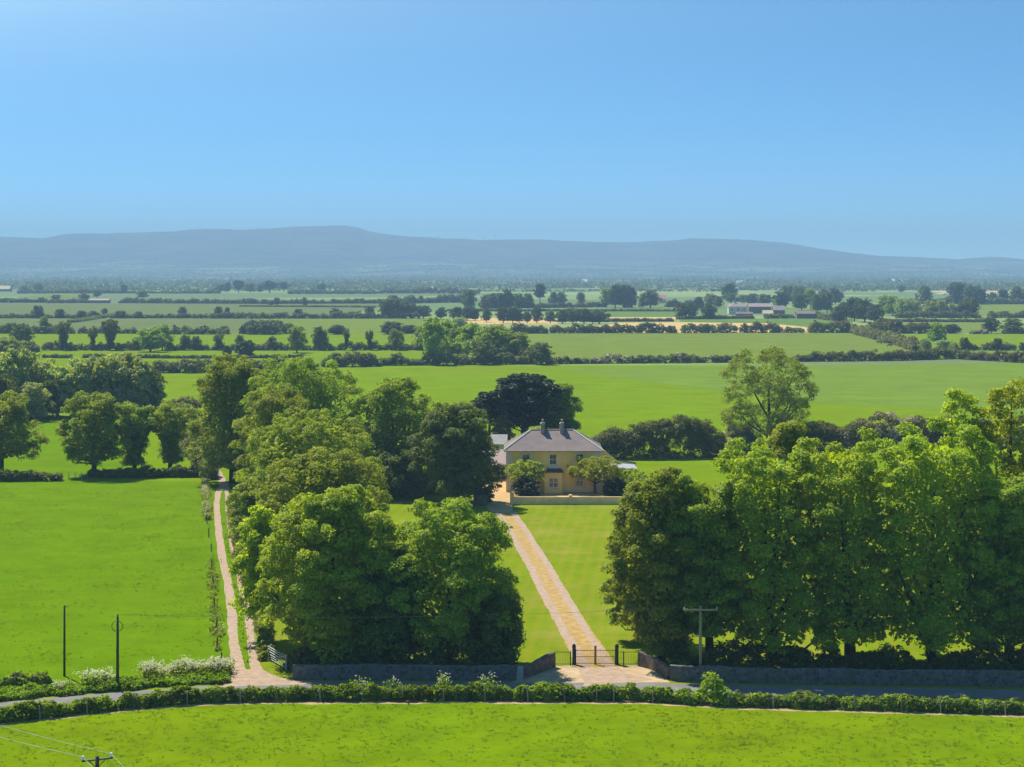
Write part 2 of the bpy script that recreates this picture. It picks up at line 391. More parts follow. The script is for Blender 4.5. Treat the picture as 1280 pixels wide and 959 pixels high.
def hedge(label, pts, h, w, mats=('leaf_hedge',), ls=None, cover=1.25, rough=0.35, lump=None, name='hedge', cat='hedge', seed=0, pm=None, tops=0.3, world=False, group=None, clump=None):
    """a hedge: leaf clumps packed along a line of ground points (photo pixels)"""
    rng = np.random.default_rng(seed + int(abs(pts[0][0]) * 3 + pts[0][1] * 17) + 5)
    W = np.array(pts if world else [G(*p) for p in pts], float)
    seg = np.linalg.norm(np.diff(W, axis=0), axis=1); cum = np.concatenate([[0], np.cumsum(seg)]); Ln = cum[-1]
    dm = W[:, 1].mean()
    ls = ls or min(max(0.13, dm / 2100), 0.8)
    lump = lump or max(0.8, h * 0.55)
    ns = max(8, int(Ln / lump * 8))
    hn = noise1(rng, ns, 8) * 0.6 + noise1(rng, ns, 24) * 0.5; wn = noise1(rng, ns, 10); cn = noise1(rng, ns, 9)
    pr = min(max(0.28 * h, 0.3), 1.15, 0.3 * w + 0.2)
    pr = clump or pr
    nl = int(max(6, min(110, 2.4 * (pr / ls) ** 2)))
    npf = int(Ln * (2 * h + w) * cover * 1.3 / (pr * pr * 2.0)); npf = max(12, min(npf, int(90000 / nl)))
    s = rng.uniform(0, Ln, npf); k = np.minimum((s / Ln * ns).astype(int), ns - 1)
    px = np.interp(s, cum, W[:, 0]); py = np.interp(s, cum, W[:, 1])
    i = np.clip(np.searchsorted(cum, s, side='right') - 1, 0, len(seg) - 1)
    tan = (W[i + 1] - W[i]) / seg[i][:, None]; nr = np.stack([-tan[:, 1], tan[:, 0]], axis=1)
    hh = h * (1 + rough * hn[k]); ww = w * 0.5 * (1 + 0.3 * wn[k])
    endf = np.clip(np.minimum(s, Ln - s) / (0.6 * h), 0, 1) ** 0.5; hh = hh * (0.45 + 0.55 * endf)
    a = rng.uniform(-0.1, PI + 0.1, npf); sh = 0.8 + 0.2 * rng.uniform(size=npf)
    sh[rng.uniform(size=npf) < 0.18] *= 0.6
    off = np.maximum(ww - pr * 0.5, 0.1) * np.sign(np.cos(a)) * np.abs(np.cos(a)) ** 0.6 * sh
    z = np.maximum(hh - pr * 0.8, 0.1) * np.clip(np.sin(a), 0, 1) ** 0.7 * sh
    low = rng.uniform(size=npf) < 0.3; z[low] = np.maximum(hh[low] - pr, 0.1) * rng.uniform(0, 0.8, low.sum()); off[low] = np.maximum(ww[low] - pr * 0.6, 0.1) * np.sign(off[low]) * rng.uniform(0.8, 1.0, low.sum())
    up = rng.uniform(size=npf) < 0.05; z[up] += pr * tops * 2 * rng.uniform(size=up.sum())
    Pc = np.stack([px + nr[:, 0] * off, py + nr[:, 1] * off, z], axis=1)
    j = np.repeat(np.arange(npf), nl); n = len(j); u = rdir(rng, n); u[:, 2] = np.where(u[:, 2] < -0.4, -u[:, 2], u[:, 2])
    prs = pr * rng.uniform(0.65, 1.3, npf)
    C = Pc[j] + u * prs[j][:, None] * (0.5 + 0.5 * rng.uniform(size=(n, 1)) ** 0.5) * np.array([1, 1, 0.85])
    C[:, 2] = np.maximum(C[:, 2], 0.02)
    z = C[:, 2]; k = k[j]
    Nn = u * 0.7 + rng.normal(size=(n, 3)) * 0.45 + np.array([0, 0, 0.25])
    mi = None
    if len(mats) > 1:
        thr = pm or 0.35
        r = cn[k] * 0.5 + 0.5 + rng.normal(size=npf)[j] * 0.2 + rng.normal(size=n) * 0.08 + (z / h - 0.6) * 0.25
        mi = np.where(r > 1 - thr, 1, 0)
        if len(mats) > 2: mi = np.where((r < thr * 0.8), 2, mi)
    c0 = np.array([W[:, 0].mean(), W[:, 1].mean(), 0.0])
    o = link(name, leaf_mesh(name, C - c0, Nn, ls * rng.uniform(0.7, 1.3, n), list(mats), mi, rng))
    o.location = c0
    return tag(o, label, cat, group)

# ------------------------------------------------------------------ ground, fields, hills
def sheet(name, pts, z, m, world=False, kind='structure'):
    P = pts if world else [G(*p) for p in pts]
    mb = MB(); mb.add([(x, y, z) for x, y in P], [tuple(range(len(P)))])
    o = mb.build(name, m); tag(o, kind=kind)
    return o

def patch_mat():
    m, nt, out = mat('far_fields')
    P = pos(nt)
    mp = N(nt, 'ShaderNodeMapping'); mp.inputs['Scale'].default_value = (1 / 420, 1 / 330, 1); mp.inputs['Rotation'].default_value = (0, 0, 0.25)
    L(nt, P, mp.inputs['Vector'])
    v = N(nt, 'ShaderNodeTexVoronoi', voronoi_dimensions='2D', distance='CHEBYCHEV'); v.inputs['Scale'].default_value = 1
    L(nt, mp.outputs[0], v.inputs['Vector'])
    sep = N(nt, 'ShaderNodeSeparateColor'); L(nt, v.outputs['Color'], sep.inputs[0])
    cr = N(nt, 'ShaderNodeValToRGB'); cr.color_ramp.interpolation = 'CONSTANT'
    el = cr.color_ramp.elements
    cols = [(0, (0.11, 0.17, 0.04)), (0.25, (0.17, 0.24, 0.05)), (0.5, (0.10, 0.15, 0.04)), (0.66, (0.22, 0.27, 0.08)), (0.86, (0.13, 0.16, 0.06)), (0.95, (0.45, 0.36, 0.2))]
    el[0].position, el[0].color = 0, (*cols[0][1], 1); el[1].position, el[1].color = cols[1][0], (*cols[1][1], 1)
    for p_, c_ in cols[2:]:
        e = el.new(p_); e.color = (*c_, 1)
    L(nt, sep.outputs[0], cr.inputs[0])
    col = mix(nt, math_(nt, 'MULTIPLY', ramp(nt, noise(nt, P, 0.03, 4), 0.4, 0.7), 0.4), cr.outputs[0], (0.07, 0.11, 0.03))
    principled(nt, out, col, 0.95, 0.1)
    return m
M['far_fields'] = patch_mat()
sheet('ground', [(-9000, -300), (9000, -300), (9000, 12800), (-9000, 12800)], 0.0, 'far_fields', True)

Z1 = 0.004
sheet('field', [(-1400, 960), (2700, 960), (2700, 893), (1280, 896), (1130, 891), (1017, 888), (900, 885), (800, 878), (640, 877.5), (350, 878), (250, 881), (165, 887), (100, 894), (0, 906), (-700, 948), (-1400, 952)], 0.008, 'grass_front')
sheet('field', [(-60, 30), (60, 30), (140, 128), (-140, 128)], 0.001, 'grass_front', True)
# roadside ground strip (under the road, hedges and walls)
sheet('verge', [(-500, 1040), (0, 940), (165, 915), (350, 905), (640, 905), (800, 905), (1017, 915), (1280, 925), (2300, 990), (2300, 850), (1280, 838), (800, 822), (330, 824), (270, 842), (0, 857), (-500, 905)], 0.004, 'lawn')
sheet('field', [(-520, 905), (0, 858), (262, 842), (268, 800), (264, 720), (258, 640), (252, 590), (-520, 590)], 0.010, 'grass_left')
sheet('field', [(-400, 590.5), (262, 590.5), (236, 545), (200, 519), (-260, 519)], 0.012, 'grass_left')
sheet('lawn', [(330, 826), (800, 822.5), (1350, 838), (2300, 858), (1800, 640), (785, 640), (785, 604), (480, 600), (300, 596), (282, 606), (290, 700)], 0.010, 'lawn')
sheet('field', [(785, 639.7), (1800, 639.7), (1600, 569), (735, 569), (760, 590)], 0.014, 'grass_mid')
sheet('field', [(150, 602), (735, 602), (735, 569), (1600, 569), (1500, 457), (110, 457), (150, 519), (205, 519)], 0.016, 'grass_mid')
sheet('field', [(700, 462), (1000, 503), (1500, 530), (1500, 451), (930, 457.5)], 0.026, 'grass_dull')
sheet('field', [(-300, 518), (-100, 457), (150, 457), (190, 500), (150, 518)], 0.018, 'grass_mid')
sheet('field', [(-300, 457), (640, 457), (560, 439), (-300, 439)], 0.03, 'grass_mid')
sheet('field', [(-300, 438.7), (560, 438.7), (600, 417.3), (-300, 417.3)], 0.03, 'grass_mid')
sheet('field', [(560, 457), (940, 453), (1210, 449), (1140, 437), (1062, 416.5), (600, 417)], 0.035, 'grass_yellow')
sheet('field', [(-300, 417), (320, 417), (330, 399), (-300, 399)], 0.045, 'grass_olive')
sheet('field', [(322, 417), (600, 417), (560, 399), (332, 399)], 0.05, 'grass_yellow')
sheet('field', [(-300, 398.7), (420, 398.7), (480, 379.5), (-300, 379.5)], 0.06, 'grass_olive')
sheet('field', [(575, 405), (700, 406), (690, 397.5), (585, 397.5)], 0.07, 'stubble')
sheet('field', [(700, 416.4), (1010, 416.2), (1012, 410), (960, 404.5), (850, 403), (770, 404)], 0.07, 'stubble')
sheet('field', [(755, 399.5), (845, 399.5), (845, 396.6), (758, 396.6)], 0.08, 'stubble')
sheet('field', [(720, 396.4), (850, 396.4), (850, 388.5), (690, 388.5)], 0.08, 'grass_far')
sheet('field', [(850, 402.7), (962, 404), (1020, 409.5), (1065, 415), (1066, 398.5), (850, 398.5)], 0.09, 'grass_far')
sheet('field', [(1150, 416.5), (1500, 416.5), (1500, 403.5), (1120, 403.5)], 0.05, 'grass_yellow')
sheet('field', [(1165, 437), (1500, 437), (1500, 418), (1100, 418)], 0.045, 'grass_mid')
sheet('field', [(1150, 450), (1500, 450), (1500, 438), (1170, 438)], 0.04, 'grass_dull')
sheet('field', [(1140, 395), (1500, 397), (1500, 381), (1130, 381)], 0.09, 'grass_yellow')
sheet('field', [(20, 372.4), (115, 372.4), (115, 367), (60, 367)], 0.3, 'grass_yellow')
sheet('field', [(195, 347.0), (285, 347.0), (280, 344.2), (195, 344.2)], 0.8, 'stubble')

def ribbon(name, pts, widths, z, m, jag=0.12, seed=1, world=False, step=0.7):
    """a strip of worn ground following a line; its edges wander"""
    rng = np.random.default_rng(seed)
    W = np.array(pts if world else [G(*p) for p in pts], float)
    seg = np.linalg.norm(np.diff(W, axis=0), axis=1); cum = np.concatenate([[0], np.cumsum(seg)])
    n = max(4, int(cum[-1] / step)); s = np.linspace(0, cum[-1], n)
    px = np.interp(s, cum, W[:, 0]); py = np.interp(s, cum, W[:, 1]); wd = np.interp(s, cum, widths)
    for _ in range(6):
        px[1:-1] = (px[:-2] + px[1:-1] * 2 + px[2:]) / 4; py[1:-1] = (py[:-2] + py[1:-1] * 2 + py[2:]) / 4
    tx, ty = np.gradient(px), np.gradient(py); l = np.hypot(tx, ty); nx, ny = -ty / l, tx / l
    la = wd / 2 * (1 + jag * (noise1(rng, n, 4) + 0.6 * rng.uniform(-1, 1, n))); rb = wd / 2 * (1 + jag * (noise1(rng, n, 4) + 0.6 * rng.uniform(-1, 1, n)))
    vs = [(px[i] + nx[i] * la[i], py[i] + ny[i] * la[i], z) for i in range(n)] + [(px[i] - nx[i] * rb[i], py[i] - ny[i] * rb[i], z) for i in range(n)]
    fs = [(i, i + n, i + n + 1, i + 1) for i in range(n - 1)]
    mb = MB(); mb.add(vs, fs)
    return tag(mb.build(name, m), kind='structure')

ROAD = [(-700, 955), (-120, 899), (0, 884.5), (85, 876.5), (150, 871), (200, 867.5), (260, 863), (330, 859), (400, 857.5), (640, 857.5), (800, 858.5), (900, 862), (1100, 865), (1280, 868), (1900, 890)]
sheet('verge', [(250, 862), (330, 850), (318, 800), (306, 730), (292, 640), (290, 590), (250, 552), (226, 545), (232, 560), (256, 600), (258, 640), (262, 700), (268, 800), (262, 842)], 0.0155, 'grass_left')
ribbon('road', ROAD, [3.1] * len(ROAD), 0.016, 'asphalt', 0.03, 3)
# lane going up the left side of the trees, two wheel tracks
LT = [(322, 853), (302, 843), (298, 837), (292, 800), (289.5, 760), (285, 727), (277, 694), (273, 660), (270.5, 630), (273, 616), (279, 606), (277, 598), (262, 578), (240, 556), (232, 550)]
ribbon('track', LT, [3.0, 1.7, 1.15, 0.95, 0.95, 0.95, 0.95, 0.9, 0.9, 0.9, 1.0, 1.2, 1.8, 2.0, 2.0], 0.022, 'track', 0.14, 4)
RT = [(340, 853), (326, 843), (319, 836), (314, 806), (311, 774), (302, 734), (290, 680), (285, 640), (283.5, 612), (284, 603)]
ribbon('track', RT, [2.8, 1.5, 1.0, 0.8, 0.8, 0.75, 0.75, 0.7, 0.7, 0.7], 0.026, 'track', 0.16, 5)
sheet('track', [(285, 846), (300, 838), (322, 836), (345, 846), (385, 853), (380, 856), (300, 858), (262, 862)], 0.020, 'track')
# drive up to the house: sandy crown between two wheel tracks, then the gravel yard
DR = [(764, 854), (745, 831), (708, 770), (672, 705), (645, 660), (631, 640)]
ribbon('drive', DR, [4.6, 3.5, 3.2, 3.1, 3.1, 3.2], 0.018, 'track_sand', 0.05, 6)
def offs(pts, k): return [(G(x, y)[0] + k, G(x, y)[1]) for x, y in pts]
ribbon('drive', offs(DR, -1.12), [1.5, 0.95, 0.9, 0.9, 0.85, 0.9], 0.023, 'track', 0.22, 7, True)
ribbon('drive', offs(DR, 1.12), [1.5, 0.95, 0.9, 0.9, 0.85, 0.9], 0.024, 'track', 0.22, 8, True)
sheet('yard', [(612, 641), (641, 641), (641, 627.5), (786, 627.5), (796, 614), (640, 612), (640, 592), (600, 592), (604, 625)], 0.020, 'gravel')
sheet('apron', [(640, 853.5), (665, 842), (692, 833), (717, 832), (771, 832), (800, 832), (818, 838), (838, 853.5)], 0.017, 'apron')
ribbon('drive', [(747, 836), (757, 845), (775, 854)], [3.2, 4.2, 6.5], 0.0215, 'track', 0.1, 9)
SOIL = [(-60, 914), (0, 906), (100, 894), (165, 887), (250, 881), (350, 878.3), (640, 877.8), (800, 878.3), (900, 884.8), (1017, 888), (1130, 891), (1290, 896.5)]
ribbon('soil_strip', SOIL, [0.9] * len(SOIL), 0.012, 'soil', 0.5, 10)

def hills():
    prof = [(-2600, 330), (-1600, 312), (-900, 300), (-300, 297), (0, 296), (50, 298), (80, 292.5), (150, 291), (215, 289), (250, 286), (300, 287), (340, 285), (370, 283), (400, 282), (430, 282), (445, 284),
            (460, 289), (490, 294), (540, 297), (600, 300), (680, 299.5), (740, 302), (800, 302.5), (850, 299.5), (865, 297.5), (900, 299), (940, 300), (980, 303), (1010, 308), (1050, 314), (1100, 320),
            (1150, 321.5), (1200, 324), (1240, 320.5), (1262, 322), (1290, 326), (1500, 322), (1900, 328), (2600, 330), (3600, 331)]
    YR = 11000.0; rng = np.random.default_rng(3)
    nx, ny = 420, 46
    xs = np.linspace(-7600, 7600, nx)
    px = xs * F / YR + CX
    hr = CAMZ - (np.interp(px, [p[0] for p in prof], [p[1] for p in prof]) - HOR) * YR / F
    hr = hr + noise1(rng, nx, 3) * 2.5
    ys = np.linspace(7600, 12600, ny)
    G1 = noise1(rng, nx, 18) + 0.5 * noise1(rng, nx, 7); G2 = noise1(rng, nx, 14) + 0.6 * noise1(rng, nx, 5)
    HG_ = []
    Vv = []
    for j, y in enumerate(ys):
        if y <= YR:
            t = (y - 7600) / (YR - 7600); e = 0.22 * t + 0.78 * t ** 2.1
        else:
            t = 1 - (y - YR) / (12600 - YR); e = t ** 0.7
        wob = (G1 * (1 - t) + G2 * t + 0.35 * noise1(rng, nx, 9)) * 22 * math.sin(PI * min(t, 1)) * (t > 0)
        z = np.maximum(hr * e + wob, -2) if j not in (0, ny - 1) else np.full(nx, -3.0)
        if abs(y - YR) < 60: z = hr
        HG_.append(z); Vv += [(xs[i], y, float(z[i])) for i in range(nx)]
    fs = [(j * nx + i, j * nx + i + 1, (j + 1) * nx + i + 1, (j + 1) * nx + i) for j in range(ny - 1) for i in range(nx - 1)]
    m, nt, out = mat('hill_cover')
    P = pos(nt); sp = N(nt, 'ShaderNodeSeparateXYZ'); L(nt, P, sp.inputs[0])
    mp = N(nt, 'ShaderNodeMapping'); mp.inputs['Scale'].default_value = (1 / 260, 1 / 520, 0); L(nt, P, mp.inputs['Vector'])
    v = N(nt, 'ShaderNodeTexVoronoi', voronoi_dimensions='2D'); v.inputs['Scale'].default_value = 1; L(nt, mp.outputs[0], v.inputs['Vector'])
    sep = N(nt, 'ShaderNodeSeparateColor'); L(nt, v.outputs['Color'], sep.inputs[0])
    fld = mix(nt, sep.outputs[0], (0.04, 0.065, 0.03), (0.19, 0.225, 0.09))
    wood = mix(nt, ramp(nt, noise(nt, P, 0.004, 5, 0.7), 0.42, 0.6), (0.018, 0.03, 0.022), (0.085, 0.085, 0.055))
    edge = math_(nt, 'ADD', sp.outputs[2], math_(nt, 'MULTIPLY', math_(nt, 'SUBTRACT', noise(nt, P, 0.002, 4, 0.65), 0.5), 130.0))
    col = mix(nt, ramp(nt, edge, 45, 85), fld, wood)
    principled(nt, out, col, 0.95, 0.05)
    mb = MB(); mb.add(Vv, fs)
    tag(mb.build('hills', m, None, True), kind='structure')
    return xs, ys, np.array(HG_)
HX, HY, HZ = hills()
def hill_z(x, y):
    i = np.clip(np.searchsorted(HX, x), 0, len(HX) - 1); j = np.clip(np.searchsorted(HY, y), 0, len(HY) - 1); return max(float(HZ[j, i]), 0.0) if y > HY[0] else 0.0

# ------------------------------------------------------------------ far plain: hedges and woods that read as one hazy mass
def far_cover():
    rng = np.random.default_rng(21)
    C = []; S = []
    def clump(x, y, h, w, n):
        u = rdir(rng, n); u[:, 2] = np.abs(u[:, 2])
        c = np.array([x, y, 0.15 * h + hill_z(x, y)]) + u * np.array([w, w, h * 0.85]) * (0.6 + 0.4 * rng.uniform(size=(n, 1)))
        C.append(c); S.append(np.full(n, max(1.6, w * 0.42)))
    for _ in range(760):
        y = 2750 * (10000 / 2750) ** (rng.uniform() ** 0.75)
        hw = 0.36 * y + 200
        x = rng.uniform(-hw, hw); ln = rng.uniform(80, 520); ang = rng.normal() * 0.2 + (0.1 if rng.uniform() < 0.85 else 1.5)
        if y - abs(math.sin(ang)) * ln / 2 < 2720: ang *= 0.1
        n = int(ln / 9); hb = rng.uniform(2.0, 4.2)
        for k in range(n):
            t = (k / n - 0.5) * ln + rng.normal() * 2
            if rng.uniform() < 0.12: continue
            tall = rng.uniform() < 0.09
            h = hb * rng.uniform(0.6, 1.2) if not tall else rng.uniform(6, 11)
            clump(x + math.cos(ang) * t, y + math.sin(ang) * t, h, rng.uniform(4, 6.5) if not tall else rng.uniform(4, 7), 9)
    for _ in range(420):     # the rising ground below the hills
        y = rng.uniform(7400, 9300); x = rng.uniform(-3900, 3900); ln = rng.uniform(120, 700); a_ = rng.normal() * 0.2; hb = rng.uniform(4, 8)
        for k in range(int(ln / 15)):
            t = k * 15 - ln / 2
            if rng.uniform() < 0.15: continue
            clump(x + math.cos(a_) * t, y + math.sin(a_) * t, hb * rng.uniform(0.6, 1.7), rng.uniform(6, 10), 8)
    for _ in range(60):      # small woods
        y = 2850 * (9800 / 2850) ** (rng.uniform() ** 0.7); x = rng.uniform(-0.34, 0.34) * y
        for k in range(rng.integers(8, 34)):
            clump(x + rng.normal() * 55, y + rng.normal() * 18, rng.uniform(8, 14), rng.uniform(5, 8), 11)
    C = np.vstack(C); S = np.concatenate(S)
    Nn = rng.normal(size=C.shape) + np.array([0, 0, 0.7])
    o = link('distant_woodland', leaf_mesh('distant_woodland', C, Nn, S, ['leaf_oak', 'leaf_hedge', 'leaf_ash'], (np.arange(len(C)) // 40) % 3 * (rng.uniform(size=len(C)) < 0.7), rng))
    tag(o, 'hazy patchwork of far hedges and woods filling the plain below the hills', 'woodland', None, 'stuff')
far_cover()

# ------------------------------------------------------------------ mid-distance trees: a few kinds, copied with their own place and size
UNIT = {}
def unit_meshes(kind):
    if kind in UNIT: return UNIT[kind]
    spec = dict(dark=('dome', 'leaf_oak', 0.10, 0.75), mid=('dome', 'leaf_ash', 0.10, 0.75), light=('dome', 'leaf_pale', 0.08, 0.8), willow=('egg', 'leaf_sallow', 0.05, 0.8),
                ivy=('ivy', 'leaf_ash', 0.03, 0.8), pine=('spread', 'leaf_conifer', 0.28, 0.45), bush=('dome', 'leaf_oak', 0.0, 0.8))[kind]
    out = []
    for v in range(4):
        rng = np.random.default_rng(100 + v * 7 + len(kind) * 31 + ord(kind[0]))
        C, Nn, S, P = crown_cloud(rng, 1.0, spec[2], 0.5, spec[0], 150 if kind != 'bush' else 260, 26, 0.095, 0.026, lobes=22 if kind != 'bush' else 34, fill=0.14, flat=spec[3])
        cr = leaf_mesh('crown', C, Nn, S, [spec[1]], rng=rng)
        tk = trunk_mb(rng, 1.0, max(spec[2], 0.06), 0.5, P, 0.028, 5).mesh('trunk', 'bark', True)
        out.append((cr, tk))
    UNIT[kind] = out; return out

DESC = dict(dark='dark round broadleaf tree', mid='mid green broadleaf tree', light='pale yellow green tree', willow='grey green willow', ivy='slim ivy clad tree', pine='dark flat topped pine', bush='dark rounded bush')
ORD = ['leftmost', 'second', 'third', 'fourth', 'fifth', 'sixth', 'seventh', 'eighth', 'ninth', 'tenth', 'eleventh', 'twelfth', 'thirteenth', 'fourteenth', 'fifteenth', 'sixteenth', 'seventeenth', 'eighteenth', 'nineteenth', 'twentieth']
def tree_row(where, group, lst):
    lst = sorted(lst); cnt = {}
    tot = {}
    for e in lst: tot[e[4]] = tot.get(e[4], 0) + 1
    for i, (x, yb, yt, hw, kind) in enumerate(lst):
        k = cnt.get(kind, 0); cnt[kind] = k + 1
        o_ = '' if tot[kind] == 1 else (ORD[k] if k < len(ORD) else str(k + 1)) + (' ' if k == 0 else ' from the left ')
        if tot[kind] == 1: lab = f'{DESC[kind]} {where}'
        else: lab = f'{ORD[k]} {DESC[kind]} from the left {where}' if k else f'leftmost {DESC[kind]} {where}'
        gx, gy = G(x, yb); H = Z(yt, gy); W2 = hw * gy / F * 2
        root = thing('bush' if kind == 'bush' else 'willow_tree' if kind == 'willow' else 'pine_tree' if kind == 'pine' else 'tree', lab, 'bush' if kind == 'bush' else 'tree', (gx, gy, 0), random.uniform(0, 6.28), group)
        cr, tk = unit_meshes(kind)[i % 4]
        for nm, me in (('crown', cr), ('trunk', tk)):
            c = link(nm, me, root); c.scale = (W2 * 1.08, W2 * 1.08, H * 1.04)

tree_row('behind the left field', 'willows of the copse behind the left field', [(-10, 524, 446, 32, 'willow'), (22, 522, 441, 27, 'willow'), (50, 520, 453, 25, 'willow'), (72, 521, 462, 23, 'willow'),
    (98, 520, 453, 27, 'willow'), (125, 520, 449, 30, 'willow'), (152, 519, 447, 28, 'willow'), (174, 519, 455, 26, 'willow'), (190, 518, 468, 17, 'mid'), (40, 526, 482, 22, 'willow'), (0, 530, 470, 22, 'mid'), (66, 523, 478, 12, 'mid')])
tree_row('in the big pasture hedge', 'trees of the hedge beyond the big pasture', [(541, 456, 401, 17, 'light'), (572, 447, 413, 17, 'light'), (592, 449, 407, 22, 'light'), (618, 452, 410, 26, 'light'), (645, 453, 419, 20, 'light'),
    (606, 456, 428, 14, 'mid'), (677, 456, 430, 13, 'mid'), (560, 446, 404, 16, 'light')])
tree_row('on the ragged middle hedge', 'trees on the ragged middle hedge', [(10, 447, 423, 19, 'light'), (27, 438, 406, 13, 'mid'), (79, 438, 403, 9, 'ivy'), (116, 438, 412, 5, 'ivy'), (138, 438, 402, 10, 'ivy'), (188, 440, 413, 18, 'light'), (203, 438, 408, 13, 'light'),
    (232, 438, 420, 7, 'mid'), (245, 438, 421, 6, 'mid'), (273, 438, 418, 7, 'ivy'), (300, 438, 420, 6, 'mid'), (307, 447, 427, 11, 'bush'), (284, 447, 433, 5, 'bush'), (371, 441, 410, 12, 'light'), (398, 438, 410, 8, 'mid'), (433, 438, 412, 4, 'ivy'), (462, 438, 415, 5, 'ivy'),
    (495, 438, 413, 9, 'light'), (528, 438, 408, 12, 'light'), (340, 438, 422, 6, 'mid'), (170, 438, 422, 5, 'mid'), (405, 438, 414, 6, 'light')])
tree_row('past the second strip field', 'trees past the second strip field', [(55, 417, 397, 6, 'light'), (422, 418, 407, 11, 'bush'), (490, 418, 403, 14, 'bush'), (512, 417, 407, 10, 'bush'), (575, 409, 397, 9, 'willow'),
    (135, 417, 404, 8, 'mid'), (15, 417, 404, 9, 'mid'), (60, 417, 405, 7, 'mid'), (280, 417, 408, 6, 'mid')])
tree_row('on the dark olive field hedge', 'trees on the dark hedge below the olive field', [(47, 398, 383, 7, 'dark'), (75, 398, 387, 6, 'dark'), (102, 398, 389, 6, 'dark'), (117, 398, 389, 6, 'dark'), (131, 394, 386, 4, 'dark'), (150, 398, 389, 7, 'dark'), (173, 398, 390, 5, 'dark'),
    (228, 397, 384, 5, 'dark'), (273, 397, 384, 5, 'dark'), (284, 397, 385, 3, 'dark'), (373, 398, 387, 6, 'dark'), (420, 398, 386, 7, 'dark'), (440, 398, 390, 5, 'dark'), (482, 398, 376, 9, 'mid'), (493, 398, 375, 9, 'mid'), (506, 398, 378, 9, 'mid'),
    (529, 398, 383, 10, 'dark'), (551, 399, 385, 7, 'dark'), (571, 402, 385, 8, 'dark'), (584, 401, 384, 10, 'dark'), (594, 401, 387, 6, 'dark'), (462, 398, 383, 6, 'mid'), (516, 398, 380, 6, 'mid')])
tree_row('beside the left stubble', 'trees beside the left stubble strip', [(608, 403, 386, 6, 'mid'), (629, 404, 385, 9, 'dark'), (641, 404, 385, 7, 'mid'), (649, 404, 389, 5, 'dark'), (671, 404, 385, 7, 'dark'), (659, 404, 390, 5, 'mid'), (688, 404, 390, 7, 'mid'), (703, 405, 388, 8, 'dark'),
    (716, 405, 386, 9, 'mid'), (730, 405, 387, 10, 'dark'), (749, 405, 389, 12, 'dark'), (741, 405, 391, 7, 'mid')])
tree_row('in the tall row behind stubble', 'tall row behind the stubble', [(586, 387, 364, 9, 'mid'), (609, 387, 369, 9, 'mid'), (622, 388, 368, 13, 'dark'), (635, 388, 363, 8, 'dark'), (649, 387, 368, 7, 'mid'), (660, 387, 368, 7, 'mid'), (675, 379, 356, 7, 'pine'), (692, 382, 366, 6, 'mid'), (702, 382, 366, 6, 'mid'),
    (726, 382, 366, 5, 'mid'), (758, 384, 362, 8, 'light'), (769, 385, 357, 9, 'dark'), (781, 385, 358, 10, 'dark'), (790, 385, 361, 6, 'dark'), (813, 385, 364, 12, 'mid'), (803, 385, 368, 5, 'light'), (853, 399, 380, 9, 'dark'), (865, 398, 380, 7, 'dark'), (886, 399, 380, 9, 'dark'), (873, 386, 372, 6, 'bush')])
tree_row('around the white farmhouse', 'trees around the white farmhouse', [(889, 383, 368, 9, 'light'), (898, 385, 371, 6, 'mid'), (912, 378, 356, 9, 'dark'), (914, 379, 367, 8, 'mid'), (930, 379, 369, 8, 'mid'), (940, 381, 368, 8, 'dark'), (956, 383, 369, 10, 'mid'), (976, 386, 365, 9, 'dark'), (985, 380, 358, 10, 'mid'),
    (1000, 381, 359, 10, 'mid'), (1002, 388, 369, 10, 'dark'), (1013, 383, 362, 8, 'light'), (1022, 391, 369, 9, 'mid'), (1034, 391, 368, 8, 'mid'), (1044, 381, 361, 9, 'dark'), (1030, 378, 362, 7, 'mid')])
tree_row('right of the farm', 'trees in the grove right of the farm', [(1048, 402, 384, 9, 'dark'), (1058, 400, 379, 10, 'dark'), (1068, 402, 374, 11, 'dark'), (1081, 403, 375, 12, 'dark'), (1093, 404, 382, 10, 'dark'), (1105, 394, 371, 9, 'light'), (1116, 395, 372, 10, 'light'), (1128, 396, 374, 10, 'willow'), (1144, 396, 376, 8, 'willow'),
    (1163, 397, 377, 9, 'willow'), (1176, 397, 376, 8, 'willow'), (1190, 397, 380, 7, 'willow'), (1212, 397, 374, 11, 'mid'), (1203, 397, 378, 8, 'mid')])
tree_row('on the far right hedge', 'trees on the far right hedge', [(1156, 380, 359, 9, 'mid'), (1196, 380, 355, 12, 'dark'), (1217, 381, 358, 12, 'dark'), (1227, 381, 363, 7, 'dark'), (1241, 380, 366, 6, 'mid'), (1254, 380, 363, 7, 'dark'), (1271, 380, 359, 9, 'mid'), (1284, 380, 362, 8, 'mid'), (1127, 366, 357, 4, 'dark')])
tree_row('among the far right fields', 'scattered trees at far right', [(1239, 417, 398, 10, 'dark'), (1265, 417, 399, 12, 'mid'), (1190, 417, 406, 10, 'bush'), (1171, 430, 405, 10, 'light'), (1180, 440, 426, 12, 'willow'), (1157, 442, 424, 8, 'willow'), (1206, 438, 423, 6, 'dark'), (1247, 438, 424, 6, 'dark'), (1279, 440, 429, 5, 'dark')])
